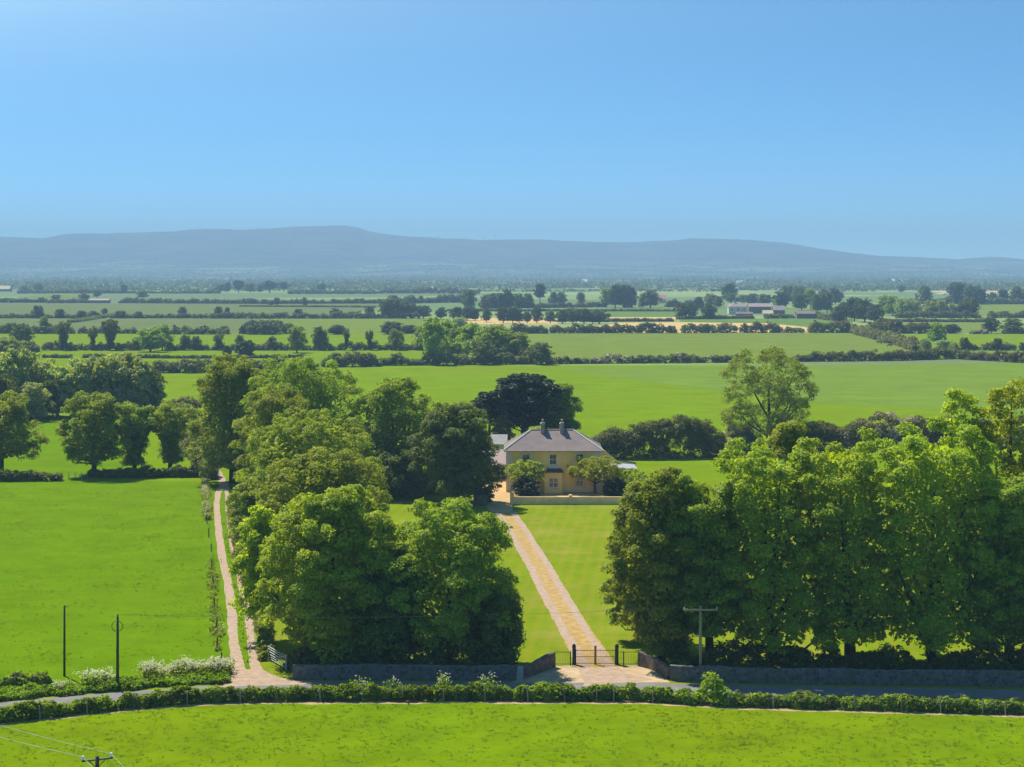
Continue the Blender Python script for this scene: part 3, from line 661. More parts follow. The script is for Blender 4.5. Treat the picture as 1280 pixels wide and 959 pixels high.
tree_row('on the farthest left hedge', 'trees on the farthest clear hedge', [(70, 376, 369, 6, 'dark'), (105, 376, 367, 6, 'dark'), (121, 372, 363, 5, 'dark'), (155, 367, 356, 4, 'dark'), (178, 373, 364, 7, 'mid'), (30, 366, 358, 4, 'dark'), (48, 365, 354, 6, 'mid'), (275, 366, 356, 5, 'dark'), (284, 366, 354, 5, 'dark'), (298, 366, 351, 7, 'pine'), (313, 366, 355, 7, 'mid'),
    (325, 366, 357, 4, 'dark'), (337, 366, 352, 10, 'pine'), (355, 365, 353, 5, 'pine'), (339, 382, 376, 4, 'dark'), (346, 382, 373, 4, 'dark'), (381, 383, 375, 3, 'dark'), (402, 366, 355, 6, 'dark'), (490, 366, 360, 5, 'mid'), (525, 366, 359, 7, 'mid')])

# ------------------------------------------------------------------ hedges across the middle distance
HM = ('leaf_hedge', 'leaf_brown')
def HG(label, pts, hpx, w=3.0, mats=('leaf_hedge', 'leaf_brown', 'leaf_dark'), **kw):
    h = hpx * D(np.mean([p[1] for p in pts])) / F
    kw.setdefault('pm', 0.15)
    return hedge(label, pts, h, w, mats, **kw)
HG('broad brownish hedge along the left end of the big pasture', [(171, 466), (300, 466)], 17, 7)
HG('ragged hedge behind the two tall left wood crowns', [(300, 464), (396, 462)], 17, 6)
HG('isolated dome of hawthorn hedge with reddish top at pasture edge', [(404, 459), (474, 458)], 20, 6)
HG('thick dark hedge under the bright willow clump', [(476, 457), (690, 455)], 15, 5, rough=0.5)
HG('low even hedge with pale blossom behind the cedar', [(690, 455), (935, 453)], 10, 4, ('leaf_hedge', 'blossom', 'leaf_dark'), pm=0.12, rough=0.45)
HG('clean cut dark hedge right of the sparse tall willow', [(991, 452), (1110, 451), (1205, 448)], 13, 5)
HG('bumpy hedge at the right edge of the dull pasture', [(1200, 449), (1290, 454)], 13, 5, rough=0.5)
HG('short trimmed hedge strip by the copse', [(53, 447.5), (91, 448)], 5, 2)
HG('long trimmed hedge strip left of the dark bush', [(103, 447.5), (240, 448.3), (385, 447.5)], 4.5, 2)
HG('dark ragged hedge under the slim ivy trees', [(53, 438), (120, 438), (178, 438)], 10, 5)
HG('scrub at the left end of the ragged middle hedge', [(28, 439), (42, 441)], 14, 6)
HG('ragged middle hedge right of the pale tree pair', [(208, 438), (262, 438)], 9, 5, rough=0.6)
HG('ragged middle hedge running on behind the wood', [(262, 438), (400, 438)], 9, 5, rough=0.6)
HG('ragged middle hedge with thin bare trunks above', [(400, 438), (526, 437.5)], 10, 5, rough=0.6)
HG('bushy hedge at far left beyond the second strip', [(-20, 417), (30, 417)], 11, 6)
HG('bushy hedge beside the slender pale tree', [(32, 417.3), (92, 417.3)], 10, 6)
HG('low thorn hedge in the middle of the second strip', [(100, 417), (172, 417)], 8, 6, rough=0.6)
HG('big round dark thicket standing in the second strip', [(306, 418), (331, 417.5), (357, 418)], 19, 20, ('leaf_oak', 'leaf_hedge'), pm=0.25, rough=0.12, lump=10, name='thicket', cat='thicket')
HG('thorn hedge just left of the big round thicket', [(208, 418), (286, 418)], 9, 6, rough=0.6)
HG('thicket hedge behind the pale willows', [(592, 417), (632, 417)], 10, 6)
HG('rounded hedge under the stubble oaks', [(637, 417), (684, 417)], 12, 6)
HG('grey green hedge bounding the yellowish field', [(688, 416.5), (845, 416.3)], 12, 6, rough=0.45)
HG('hedge piece below the left end of the tan field', [(853, 416.3), (921, 416)], 11, 6, rough=0.5)
HG('hedge piece between the two field gaps', [(925, 416), (977, 416)], 11, 6, rough=0.5)
HG('short hedge piece right of the narrow gap', [(981, 416), (1004, 416)], 8, 6)
HG('tall hedge block closing the tan field', [(1011, 416), (1064, 416)], 14, 7)
HG('dark hedge at far left below the olive field', [(-20, 398), (66, 398)], 6, 5)
HG('dark hedge with small trees below the olive field', [(68, 398), (132, 398)], 5, 5)
HG('pale green hedge slanting across the olive field', [(88, 403.5), (112, 400), (140, 395)], 3.6, 5, ('leaf_willow',))
HG('long dark hedge above the second strip', [(138, 398), (262, 398)], 6, 5)
HG('dense dark hedge behind the round thicket', [(262, 398.3), (362, 398.3)], 8, 6)
HG('dark hedge right of the dense dark one', [(362, 398.3), (412, 398.3)], 6.5, 5)
HG('bushy hedge ending at the dark tree group', [(412, 398.3), (524, 398.3)], 8, 6, rough=0.5)
HG('hazy hedge at the left edge above the olive field', [(-20, 378.5), (60, 378.5)], 6, 6)
HG('hazy hedge beside the long pinkish wall', [(60, 379), (112, 379)], 5, 6)
HG('hazy hedge left half above the olive field', [(150, 379), (325, 380)], 6, 7, rough=0.5)
HG('hazy hedge right half above the olive field', [(325, 380), (480, 379.5)], 6, 7, rough=0.5)
HG('thin dark hedge line crossing the olive field top', [(300, 383.5), (470, 384.5)], 1.6, 3)
HG('hazy bushes left of the tall stubble row', [(480, 380), (580, 378)], 8, 8, rough=0.6)
HG('far hedge under the dark pines at left', [(22, 367), (160, 367)], 5, 8)
HG('far hedge continuing towards the pine clump', [(160, 367), (275, 367)], 4.5, 8, rough=0.5)
HG('far hedge right of the pine clump', [(360, 367.5), (470, 367.5)], 5, 8, rough=0.5)
HG('far bushy hedge above the hazy bushes', [(470, 367), (600, 367)], 7, 9, rough=0.6)
HG('dark field hedge under the tall row', [(558, 389), (845, 389.5)], 2.6, 4, cover=1.5)
HG('bushy hedge between the tall row trees', [(600, 386), (755, 384)], 6, 6, rough=0.6)
HG('dark low hedge splitting the tan field', [(758, 402.3), (841, 402)], 4, 4, cover=1.5)
HG('dark trimmed hedge in front of the white farmhouse', [(846, 399.5), (942, 398.5)], 4.2, 4, cover=1.5)
HG('tall dark hedge left of the white farmhouse', [(832, 384), (872, 384)], 9, 7)
HG('dark hedge under the farm sheds', [(957, 398.5), (992, 398)], 6, 5)
HG('scrub behind the right end of the farm', [(1015, 397), (1050, 402)], 7, 7, rough=0.6)
HG('yellow brown thorn hedge slanting beside the cattle', [(1064, 415.5), (1080, 420), (1100, 425), (1120, 430), (1146, 439)], 12, 5, ('leaf_brown', 'leaf_willow', 'leaf_hedge'), pm=0.4, rough=0.4)
HG('broad dark hedge right of the dark grove', [(1086, 415), (1120, 417), (1168, 417)], 15, 8)
HG('pale green hedge in front of the right willows', [(1098, 402.5), (1238, 403)], 4.5, 6, ('leaf_willow', 'leaf_hedge'), pm=0.3)
HG('hedge under the willow row right of the farm', [(1120, 397.5), (1225, 397.5)], 8, 7)
HG('round thorn clump hedge at the right field', [(1236, 397.5), (1264, 397.5)], 9, 8)
HG('thorn hedge touching the right edge, upper', [(1265, 397.5), (1300, 397.5)], 9, 8)
HG('low hedge with pale blossom at right', [(1213, 417.5), (1235, 417.5)], 5, 5, ('leaf_hedge', 'blossom'), pm=0.25)
HG('thorn hedge touching the right edge, middle', [(1255, 417.3), (1300, 417.3)], 10, 7)
HG('peaked dark hedge left of the blossom hedge', [(1190, 438), (1223, 438)], 9, 5, rough=0.5)
HG('dark hedge with a white blossom top at right', [(1226, 438), (1269, 438)], 9, 5, ('leaf_hedge', 'blossom'), pm=0.14)
HG('hazy far right hedge under big dark trees', [(1130, 380), (1300, 380.5)], 7, 8, rough=0.4)

# ------------------------------------------------------------------ near trees
TL = 'mature tree'
# roadside row on the right
rk = dict(lobes=75, kind='column', pr=0.62, ls=0.14, nleaf=40, puffs=640, bark='bark_ivy', fill=0.14, group='roadside row right of the gate')
big_tree('dense dark tree nearest the gate, low skirt of branches over the lawn', 826, 826, 588, 60, leaf='leaf_mid', bottom=812, **{**rk, 'kind': 'egg'}, tr=0.42, seed=5)
big_tree('low bushy tree leaning out over the lawn right of the drive', 797, 800, 650, 40, leaf='leaf_mid', bottom=785, **{**rk, 'kind': 'egg', 'puffs': 300}, seed=6)
big_tree('dark roadside tree directly behind the pale cross armed pole', 886, 828, 596, 48, leaf='leaf_mid', bottom=800, **rk, tr=0.4, seed=7)
big_tree('tall leafy roadside tree right of the pale pole', 966, 829, 549, 66, leaf='leaf_lime', bottom=816, **rk, tr=0.5, dx=-14, seed=8)
big_tree('tall roadside tree with the darkest stout trunk', 1063, 830, 541, 66, leaf='leaf_lime', bottom=815, **rk, tr=0.55, dx=-12, seed=9)
big_tree('tallest and broadest roadside tree on the right', 1166, 830, 529, 80, leaf='leaf_lime', bottom=816, **{**rk, 'puffs': 820}, tr=0.5, seed=10)
big_tree('dark roadside tree at the right edge of the photo', 1262, 832, 604, 60, leaf='leaf_mid', bottom=812, **rk, tr=0.5, seed=12)
big_tree('roadside tree cut by the right edge, under the yellow crowns', 1330, 834, 580, 60, leaf='leaf_mid', bottom=795, **rk, tr=0.5, seed=13)
yk = dict(kind='egg', leaf='leaf_bright', pr=0.7, ls=0.15, nleaf=24, puffs=400, fill=0.02, nlimb=12)
big_tree('bright yellow green tree behind the row, topmost at right edge', 1262, 775, 478, 42, bottom=690, **yk, tr=0.3, seed=14)
big_tree('bright yellow green tree left of the topmost one', 1205, 770, 490, 33, bottom=690, **yk, tr=0.28, seed=15)
big_tree('bright yellow green tree cut off by the right edge', 1310, 780, 520, 36, bottom=700, **yk, tr=0.28, seed=16)
big_tree('small light crown peeping above the roadside row', 985, 740, 530, 30, 'dome', 'leaf_lime', bottom=640, puffs=220, nleaf=36, pr=0.8, ls=0.17, tr=0.25, seed=17)
# wood on the left of the lawn
wk = dict(pr=0.68, ls=0.145, nleaf=42, fill=0.14, group='wood between lane and lawn')
big_tree('big front tree of the left wood, bright sunlit crown', 415, 828, 611, 90, 'dome', 'leaf_lime', bottom=815, puffs=800, **wk, tr=0.45, seed=21)
big_tree('slender pale tree beside the lane wheel tracks', 330, 802, 636, 36, 'egg', 'leaf_bright', bottom=775, puffs=260, **wk, tr=0.2, seed=22)
big_tree('spreading front tree of the left wood, reaching towards the drive', 562, 830, 629, 84, 'dome', 'leaf_mid', bottom=800, puffs=620, **{**wk, 'fill': 0.08}, tr=0.42, seed=23)
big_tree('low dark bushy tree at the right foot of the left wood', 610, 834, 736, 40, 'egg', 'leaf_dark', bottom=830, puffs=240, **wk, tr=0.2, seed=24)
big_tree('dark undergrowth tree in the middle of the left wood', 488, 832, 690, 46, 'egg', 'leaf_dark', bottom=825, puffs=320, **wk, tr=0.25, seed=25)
big_tree('second crown up from the front of the left wood', 402, 724, 565, 84, 'dome', 'leaf_mid', bottom=715, puffs=620, **wk, tr=0.4, seed=26)
big_tree('broad crown in the middle of the left wood', 386, 682, 514, 94, 'dome', 'leaf_mid', bottom=670, puffs=720, **wk, tr=0.4, seed=27)
big_tree('rounded crown above the broad middle one in the left wood', 345, 640, 483, 50, 'dome', 'leaf_mid', bottom=625, puffs=420, **{**wk, 'pr': 0.8}, tr=0.35, seed=28)
big_tree('tall crown at the back right of the left wood', 377, 612, 447, 80, 'dome', 'leaf_mid', bottom=600, puffs=640, **{**wk, 'pr': 0.9, 'ls': 0.17}, tr=0.4, seed=29)
big_tree('tall ivy trunked tree at the top of the lane', 290, 604, 446, 56, 'dome', 'leaf_mid', bottom=592, puffs=620, **{**wk, 'pr': 0.9, 'ls': 0.17}, bark='bark_ivy', tr=0.55, seed=30)
big_tree('leafy small tree overhanging the bend of the lane', 322, 690, 600, 34, 'dome', 'leaf_mid', bottom=680, puffs=260, **wk, tr=0.2, seed=31)
big_tree('dark low tree behind the front left tree', 452, 720, 640, 44, 'dome', 'leaf_dark', bottom=712, puffs=300, **wk, tr=0.25, seed=32)
# beside and behind the house
hk = dict(pr=0.8, ls=0.17, nleaf=40, fill=0.13)
big_tree('tall broad tree left of the house, sunlit left side', 491, 614, 476, 54, 'dome', 'leaf_mid', bottom=604, puffs=520, **hk, tr=0.35, seed=41)
big_tree('dark rounded tree beside the yard left of the house', 572, 630, 508, 56, 'dome', 'leaf_dark', bottom=622, puffs=600, **hk, tr=0.35, seed=42)
big_tree('bright crown showing between the two trees left of the house', 550, 600, 503, 30, 'dome', 'leaf_lime', bottom=585, puffs=240, **hk, tr=0.25, seed=43)
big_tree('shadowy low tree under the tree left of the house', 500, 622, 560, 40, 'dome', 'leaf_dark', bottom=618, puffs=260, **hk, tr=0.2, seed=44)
big_tree('large dark cedar behind the house roof', 655, 562, 467, 44, 'spread', 'leaf_conifer', bottom=535, puffs=330, nleaf=60, pr=1.2, ls=0.19, flat=0.35, fill=0.25, name='cedar_tree', tr=0.6, seed=45)
big_tree('green broadleaf tree merging with the dark cedar', 697, 558, 480, 29, 'dome', 'leaf_mid', bottom=548, puffs=340, nleaf=40, pr=0.9, ls=0.19, tr=0.3, seed=46)
big_tree('small flat topped pine left of the cedar', 612, 566, 490, 20, 'spread', 'leaf_conifer', bottom=525, puffs=110, nleaf=50, pr=0.9, ls=0.17, flat=0.35, name='pine_tree', tr=0.28, seed=47)
big_tree('bare reddish shrub between the pine and the roof', 627, 566, 518, 16, 'dome', 'leaf_brown', bottom=562, puffs=150, nleaf=30, pr=0.7, ls=0.15, name='shrub', cat='shrub', tr=0.12, seed=48)
big_tree('small leafy tree in front of the left house windows', 658, 618, 576, 23, 'dome', 'leaf_lime', bottom=603, puffs=95, nleaf=36, pr=0.55, ls=0.13, fill=0.04, tr=0.14, seed=49)
big_tree('wide small tree in front of the right house windows', 744, 617, 572, 36, 'dome', 'leaf_lime', bottom=601, puffs=165, nleaf=34, pr=0.6, ls=0.13, fill=0.04, tr=0.2, seed=50, nlimb=14)
big_tree('low spreading bush between the wide garden tree and the lawn', 788, 618, 589, 22, 'dome', 'leaf_lime', bottom=604, puffs=85, nleaf=34, pr=0.55, ls=0.13, fill=0.03, name='shrub', cat='shrub', tr=0.1, seed=54)
big_tree('dark evergreen shrub under the left front garden tree', 658, 621, 597, 18, 'dome', 'leaf_conifer', bottom=620, puffs=110, nleaf=40, pr=0.5, ls=0.12, name='shrub', cat='shrub', tr=0.1, seed=51)
big_tree('dark evergreen shrub under the right front garden tree', 768, 620, 600, 16, 'dome', 'leaf_conifer', bottom=619, puffs=100, nleaf=40, pr=0.5, ls=0.12, name='shrub', cat='shrub', tr=0.1, seed=52)
big_tree('clipped dark bush at the left side of the house yard', 604, 630, 610, 12, 'dome', 'leaf_dark', bottom=629, puffs=80, nleaf=40, pr=0.5, ls=0.13, name='shrub', cat='shrub', tr=0.1, seed=53)

big_tree('tall open willow with bare forked limbs showing, in the hedge', 962, 566, 436, 62, 'dome', 'leaf_pale', bottom=555, puffs=1100, nleaf=32, pr=1.0, ls=0.15, name='willow_tree', fill=0.0, tr=0.6, nlimb=13, lobes=24, seed=61)

# trees in the left field's cross hedge
fk = dict(group='trees in the cross hedge of the left field', bark='bark_ivy', nlimb=9, fill=0.1, nleaf=38, ls=0.17, pr=0.8)
big_tree('broad tree cut by the left edge of the photo', 2, 592, 493, 50, 'dome', 'leaf_mid', bottom=575, puffs=460, **fk, tr=0.4, seed=71)
big_tree('broadest whole tree of the left field cross hedge', 118, 594, 493, 42, 'dome', 'leaf_mid', bottom=580, puffs=420, **fk, tr=0.45, seed=72)
big_tree('narrow ivy trunked tree, middle of the left field hedge', 168, 591, 505, 26, 'ivy', 'leaf_mid', bottom=584, puffs=260, **fk, tr=0.4, seed=73)
big_tree('narrow ivy trunked tree next to the lane', 213, 589, 504, 27, 'ivy', 'leaf_mid', bottom=583, puffs=260, **fk, tr=0.4, seed=74)
hedge('low dark hedge at the left edge below the broad tree', [(-60, 602), (76, 601)], 1.7, 2.2, ('leaf_hedge', 'leaf_dark'), cover=1.4)
hedge('low dark hedge under the ivy trunked trees', [(110, 597), (170, 597), (255, 596)], 1.8, 2.2, ('leaf_hedge', 'leaf_dark'), cover=1.4)
hedge('grey green scrub where the lane turns behind the trees', [(222, 560), (248, 575), (262, 600)], 3.2, 3.0, ('leaf_willow', 'leaf_hedge'), seed=3, rough=0.5)
hedge('reddish hawthorn thicket behind the lane top', [(203, 522), (246, 526)], 5.2, 5, ('leaf_brown', 'leaf_hedge', 'leaf_willow'), pm=0.4, rough=0.4)
hedge('tall scrub between the ivy tree and the lane', [(232, 545), (254, 566)], 5.5, 3.5, ('leaf_willow', 'leaf_mid'), seed=8, rough=0.5)
hedge('shrubby edge between the lane and the left wood', [(297, 640), (305, 690), (318, 735)], 2.4, 2.6, ('leaf_mid', 'leaf_willow', 'leaf_hedge'), pm=0.35, rough=0.6)
hedge('nettles and grass beside the metal gate', [(322, 742), (330, 790), (334, 826)], 1.3, 1.5, ('leaf_verge', 'leaf_willow'), pm=0.3, rough=0.5, ls=0.12)
# overgrown hedge right of the house
hedge('overgrown tall hedge right of the house, darkest stretch', [(738, 573), (830, 572), (905, 570)], 7.2, 6, ('leaf_hedge', 'leaf_ash', 'leaf_oak'), pm=0.3, rough=0.22, cover=1.6, lump=4)
hedge('grey blossomed hedge at the foot of the open willow', [(905, 568), (945, 566)], 7.0, 5, ('leaf_willow', 'blossom', 'leaf_hedge'), pm=0.22, rough=0.25, cover=1.4, lump=4)
hedge('tall hedge with pale hawthorn blossom behind the roadside row', [(1000, 563), (1080, 562), (1190, 560)], 7.2, 6, ('leaf_hedge', 'blossom', 'leaf_ash'), pm=0.24, rough=0.3, cover=1.4, lump=4)
hedge('hedge behind the yellow crowns at the right edge', [(1190, 560), (1320, 560)], 6.5, 6, ('leaf_hedge', 'leaf_brown'), pm=0.3, rough=0.3, lump=4)
hedge('dark shrubbery left of the house yard', [(440, 606), (500, 612), (560, 618)], 3.0, 4, ('leaf_dark', 'leaf_hedge'), rough=0.5)
hedge('dark shrubs below the cedar behind the house', [(610, 568), (680, 566), (735, 562)], 3.4, 4, ('leaf_dark', 'leaf_hedge'), rough=0.4)
hedge('scrub hedge behind the tree left of the house', [(434, 588), (470, 584)], 4.0, 4, ('leaf_brown', 'leaf_hedge'), pm=0.4, rough=0.4)
# undergrowth at the feet of the rows
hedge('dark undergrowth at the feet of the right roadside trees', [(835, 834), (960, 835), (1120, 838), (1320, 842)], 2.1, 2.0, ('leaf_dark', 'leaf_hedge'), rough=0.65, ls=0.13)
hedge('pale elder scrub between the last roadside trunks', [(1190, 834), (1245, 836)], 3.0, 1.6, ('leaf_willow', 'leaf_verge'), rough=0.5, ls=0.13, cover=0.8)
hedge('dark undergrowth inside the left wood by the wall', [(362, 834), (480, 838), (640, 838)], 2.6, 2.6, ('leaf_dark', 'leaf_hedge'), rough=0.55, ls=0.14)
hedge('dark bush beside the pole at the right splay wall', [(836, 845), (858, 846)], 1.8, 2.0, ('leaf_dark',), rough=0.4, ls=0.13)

# ------------------------------------------------------------------ roadside hedge, verge and fence
def base_at(x): return float(np.interp(x, [p[0] for p in SOIL], [p[1] for p in SOIL]))
def shift_back(xs, k): return [(G(x, base_at(x))[0], G(x, base_at(x))[1] + k) for x in xs]
hedge('roadside field hedge left of the dark ringed pole', shift_back([-70, 0, 80, 140], 0.95), 1.25, 1.4, ('leaf_verge', 'leaf_tuft', 'leaf_mid'), ls=0.1, pm=0.3, rough=0.3, world=True, cover=1.9, clump=0.24)
hedge('long bright roadside hedge opposite the left wood', shift_back([144, 250, 350, 480, 640], 0.95), 1.25, 1.4, ('leaf_verge', 'leaf_tuft', 'leaf_mid'), ls=0.1, pm=0.3, rough=0.28, world=True, cover=1.9, clump=0.24)
hedge('roadside hedge opposite the drive gate', shift_back([642, 720, 800, 870], 0.95), 1.25, 1.4, ('leaf_verge', 'leaf_tuft', 'leaf_mid'), ls=0.1, pm=0.3, rough=0.4, world=True, cover=1.9, clump=0.24)
hedge('shaded roadside hedge right of the pale pole', shift_back([912, 1000, 1100, 1200, 1320], 1.0), 1.15, 1.4, ('leaf_mid', 'leaf_ash', 'leaf_dark'), ls=0.1, pm=0.3, rough=0.45, world=True, cover=1.7, clump=0.26)
hedge('round leafy bush in the hedge below the pale pole', shift_back([872, 915], 1.2), 2.2, 2.2, ('leaf_mid', 'leaf_verge'), ls=0.12, pm=0.3, rough=0.3, world=True, name='bush', cat='bush')
hedge('small bright bush in the shaded hedge', shift_back([1004, 1022], 1.4), 1.9, 1.3, ('leaf_verge',), ls=0.12, rough=0.3, world=True, name='bush', cat='bush')
hedge('small dark sapling standing above the hedge opposite the gate', shift_back([759, 768], 1.0), 1.9, 1.0, ('leaf_mid',), ls=0.11, rough=0.3, world=True, name='bush', cat='bush')
hedge('long grass bank between the left field and the road', [(-80, 878), (0, 871), (80, 865), (150, 859), (215, 853), (286, 849)], 0.6, 3.2, ('leaf_verge', 'leaf_tuft', 'leaf_mid'), ls=0.1, pm=0.3, rough=0.5, clump=0.2, cover=1.6, name='grass_bank', cat='grass')
hedge('dark nettle clump at the back of the left grass bank', [(-60, 862), (0, 858), (62, 853)], 0.9, 1.0, ('leaf_mid', 'leaf_hedge'), ls=0.12, rough=0.5, name='nettle_patch', cat='weeds')
def parsley(label, pts, h, w, fl):
    rng = np.random.default_rng(int(pts[0][0]))
    W = np.array([G(*p) for p in pts]); gx, gy = W.mean(axis=0)
    root = thing('cow_parsley', label, 'wildflowers', (gx, gy, 0), 0, 'cow parsley along the lane and road')
    Ln = np.linalg.norm(W[-1] - W[0]); n = int(max(60, Ln * w * 45)); t = rng.uniform(size=n); gp = noise1(rng, 64, 4)[(t * 63).astype(int)]; t = t[(gp > -0.25 + 0.5 * (fl < 0.3)) | (rng.uniform(size=n) < 0.15)]; n = len(t)
    x = np.interp(t, np.linspace(0, 1, len(W)), W[:, 0]); y = np.interp(t, np.linspace(0, 1, len(W)), W[:, 1])
    y = y + rng.normal(size=n) * w * 0.3; x = x + rng.normal(size=n) * 0.3
    lump = noise1(rng, 64, 5)[(t * 63).astype(int)]
    hh = h * (0.75 + 0.3 * lump + 0.25 * rng.uniform(size=n))
    c0 = np.array([gx, gy, 0])
    # leafy stems: dense foliage below
    k = n * 4; j = rng.integers(0, n, k)
    C = np.stack([x[j], y[j], hh[j] * rng.uniform(0.02, 0.9, k)], 1) + rng.normal(size=(k, 3)) * 0.1; C[:, 2] = np.maximum(C[:, 2], 0.03)
    link('foliage', leaf_mesh('foliage', C - c0, rng.normal(size=(k, 3)), np.full(k, 0.13), ['leaf_verge'], rng=rng), root)
    # umbels: several small flat white discs per stem
    m = int(n * fl); j = np.repeat(rng.integers(0, n, m), 4)
    C = np.stack([x[j], y[j], hh[j]], 1) + rng.normal(size=(len(j), 3)) * np.array([0.12, 0.12, 0.09])
    link('flower_head', leaf_mesh('flower_head', C - c0, rng.normal(size=(len(j), 3)) * 0.3 + np.array([0, -0.2, 1]), np.full(len(j), 0.07), ['parsley_flower'], rng=rng), root)['kind'] = 'stuff'
parsley('wide drift of white cow parsley at the lane mouth', [(182, 848), (235, 844), (287, 842)], 1.3, 2.6, 1.1)
parsley('creamy cow parsley clump left of the ringed pole', [(105, 862), (122, 860), (140, 858)], 1.25, 1.6, 0.9)
parsley('small cow parsley clump below the plain black pole', [(68, 866), (82, 864)], 1.0, 1.2, 1.0)
parsley('pale grasses and cow parsley along the lane fence', [(256, 605), (257, 625), (259, 650)], 0.9, 1.6, 0.22)
parsley('wispy flowering weeds beside the lower lane', [(265, 700), (268, 760), (272, 815)], 0.42, 0.8, 0.03)
parsley('cow parsley tops standing above the hedge by the road', [(448, 872), (462, 872)], 1.6, 0.4, 0.3)
parsley('single tall yellowish umbel above the hedge', [(551, 872), (555, 872)], 1.9, 0.3, 0.4)
parsley('white umbels above the hedge right of the yellowish one', [(600, 872), (615, 872)], 1.65, 0.3, 0.3)
parsley('pair of white umbels near the left part of the long hedge', [(484, 872), (498, 872)], 1.6, 0.3, 0.25)

def post_mesh(h, r, m, name='post'):
    mb = MB(); mb.tube([(0, 0, -0.05), (0, 0, h * 0.5), (0, 0, h - 0.05), (0, 0, h)], [r, r, r, r * 0.6], 8); return mb.mesh(name, m)
def field_fence():
    x0, y0 = G(640, base_at(640))
    root = thing('field_fence', 'post and wire fence along the edge of the front field', 'fence', (x0, y0, 0))
    xs = [-60, -8, 49, 108, 167, 233, 300, 346, 400, 453, 503, 554, 606, 660, 706, 746, 767, 816, 862, 911, 967, 1017, 1070, 1128, 1177, 1229, 1258, 1300]
    me = [post_mesh(h, 0.06, 'post') for h in (1.2, 1.3, 1.1)]
    pts = []
    for i, x in enumerate(xs):
        gx, gy = G(x, base_at(x)); p = link('post', me[i % 3], root); p.location = (gx - x0, gy - y0 + 0.25, 0); p.rotation_euler = (random.gauss(0, 0.04), random.gauss(0, 0.05), 0)
        pts.append((gx - x0, gy - y0 + 0.18))
    for z in (0.25, 0.5, 0.75, 1.0):
        mb = MB(); mb.tube([(a, b, z + random.gauss(0, 0.01)) for a, b in pts], 0.0045, 4); mb.build('wire', 'wire_dark', root)
field_fence()
def lane_fence():
    x0, y0 = G(268, 760)
    root = thing('lane_fence', 'dark posts and wire between the left field and the lane', 'fence', (x0, y0, 0))
    me = post_mesh(1.3, 0.07, 'pole_dark'); pts = []
    for x, y in [(258, 640), (259, 655), (261, 672), (264, 690), (265, 712), (267, 735), (268, 762), (270, 790), (271, 812), (276, 836)]:
        gx, gy = G(x, y); p = link('post', me, root); p.location = (gx - x0, gy - y0, 0); p.rotation_euler = (random.gauss(0, 0.05), random.gauss(0, 0.05), 0); p.scale = (1, 1, random.uniform(0.8, 1.15))
        pts.append((gx - x0, gy - y0))
    for z in (0.5, 1.0):
        mb = MB(); mb.tube([(a, b, z) for a, b in pts], 0.006, 4); mb.build('wire', 'wire_dark', root)
lane_fence()
def gap_fence():
    x0, y0 = G(94, 600)
    root = thing('wire_fence', 'wire fence closing the gap in the low cross hedge', 'fence', (x0, y0, 0)); me = post_mesh(1.2, 0.06, 'post')
    pts = []
    for x in (78, 86, 94, 102, 109):
        gx, gy = G(x, 599.5); p = link('post', me, root); p.location = (gx - x0, gy - y0, 0); pts.append((gx - x0, gy - y0))
    for z in (0.4, 0.7, 1.0):
        mb = MB(); mb.tube([(a, b, z) for a, b in pts], 0.008, 4); mb.build('wire', 'wire', root)
gap_fence()

# grass tufts standing up out of the near fields
def tufts(label, poly, n, h, seed):
    rng = np.random.default_rng(seed)
    P = np.array([G(*p) for p in poly]); lo, hi = P.min(0), P.max(0); pts = []
    cl = rng.uniform(lo, hi, (int(n / 14), 2))
    q = cl[rng.integers(0, len(cl), n * 2)] + rng.normal(size=(n * 2, 2)) * np.array([1.3, 1.0])
    q[::3] = rng.uniform(lo, hi, (len(q[::3]), 2))
    x, y = q[:, 0], q[:, 1]; ins = np.zeros(len(q), bool); j = len(P) - 1
    for i in range(len(P)):
        c = ((P[i, 1] > y) != (P[j, 1] > y)) & (x < (P[j, 0] - P[i, 0]) * (y - P[i, 1]) / (P[j, 1] - P[i, 1] + 1e-9) + P[i, 0]); ins ^= c; j = i
    q = q[ins][:n]; m = len(q); k = 5
    b = np.repeat(q, k, 0) + rng.normal(size=(m * k, 2)) * 0.12
    hh = h * rng.uniform(0.5, 1.3, m * k); a = rng.uniform(0, 2 * PI, m * k); w = 0.05 + 0.05 * rng.uniform(size=m * k)
    lx = rng.normal(size=m * k) * 0.5 * hh; ly = rng.normal(size=m * k) * 0.5 * hh
    z = np.zeros(m * k) + 0.01
    B0 = np.stack([b[:, 0] - np.cos(a) * w, b[:, 1] - np.sin(a) * w, z], 1); B1 = np.stack([b[:, 0] + np.cos(a) * w, b[:, 1] + np.sin(a) * w, z], 1)
    T0 = np.stack([b[:, 0] + lx + np.cos(a) * w * 0.3, b[:, 1] + ly + np.sin(a) * w * 0.3, hh], 1); T1 = np.stack([b[:, 0] + lx - np.cos(a) * w * 0.3, b[:, 1] + ly - np.sin(a) * w * 0.3, hh], 1)
    o = link('grass', quad_mesh('grass', np.stack([B0, B1, T0, T1], 1), ['leaf_tuft']))
    tag(o, label, 'grass', None, 'stuff')
tufts('short grass tufts all over the front field', [(-150, 985), (1430, 985), (1430, 900), (1280, 899), (1017, 890), (900, 887), (800, 880.5), (350, 880.5), (165, 889), (0, 908), (-150, 925)], 4000, 0.07, 1)
tufts('rough grass tufts all over the left field', [(-300, 870), (0, 852), (255, 838), (262, 780), (250, 610), (-150, 610)], 4500, 0.08, 2)
tufts('thin grass between the two lane wheel tracks', [(283, 640), (279, 660), (296, 760), (303, 830), (314, 830), (306, 760), (287, 680)], 1600, 0.18, 3)

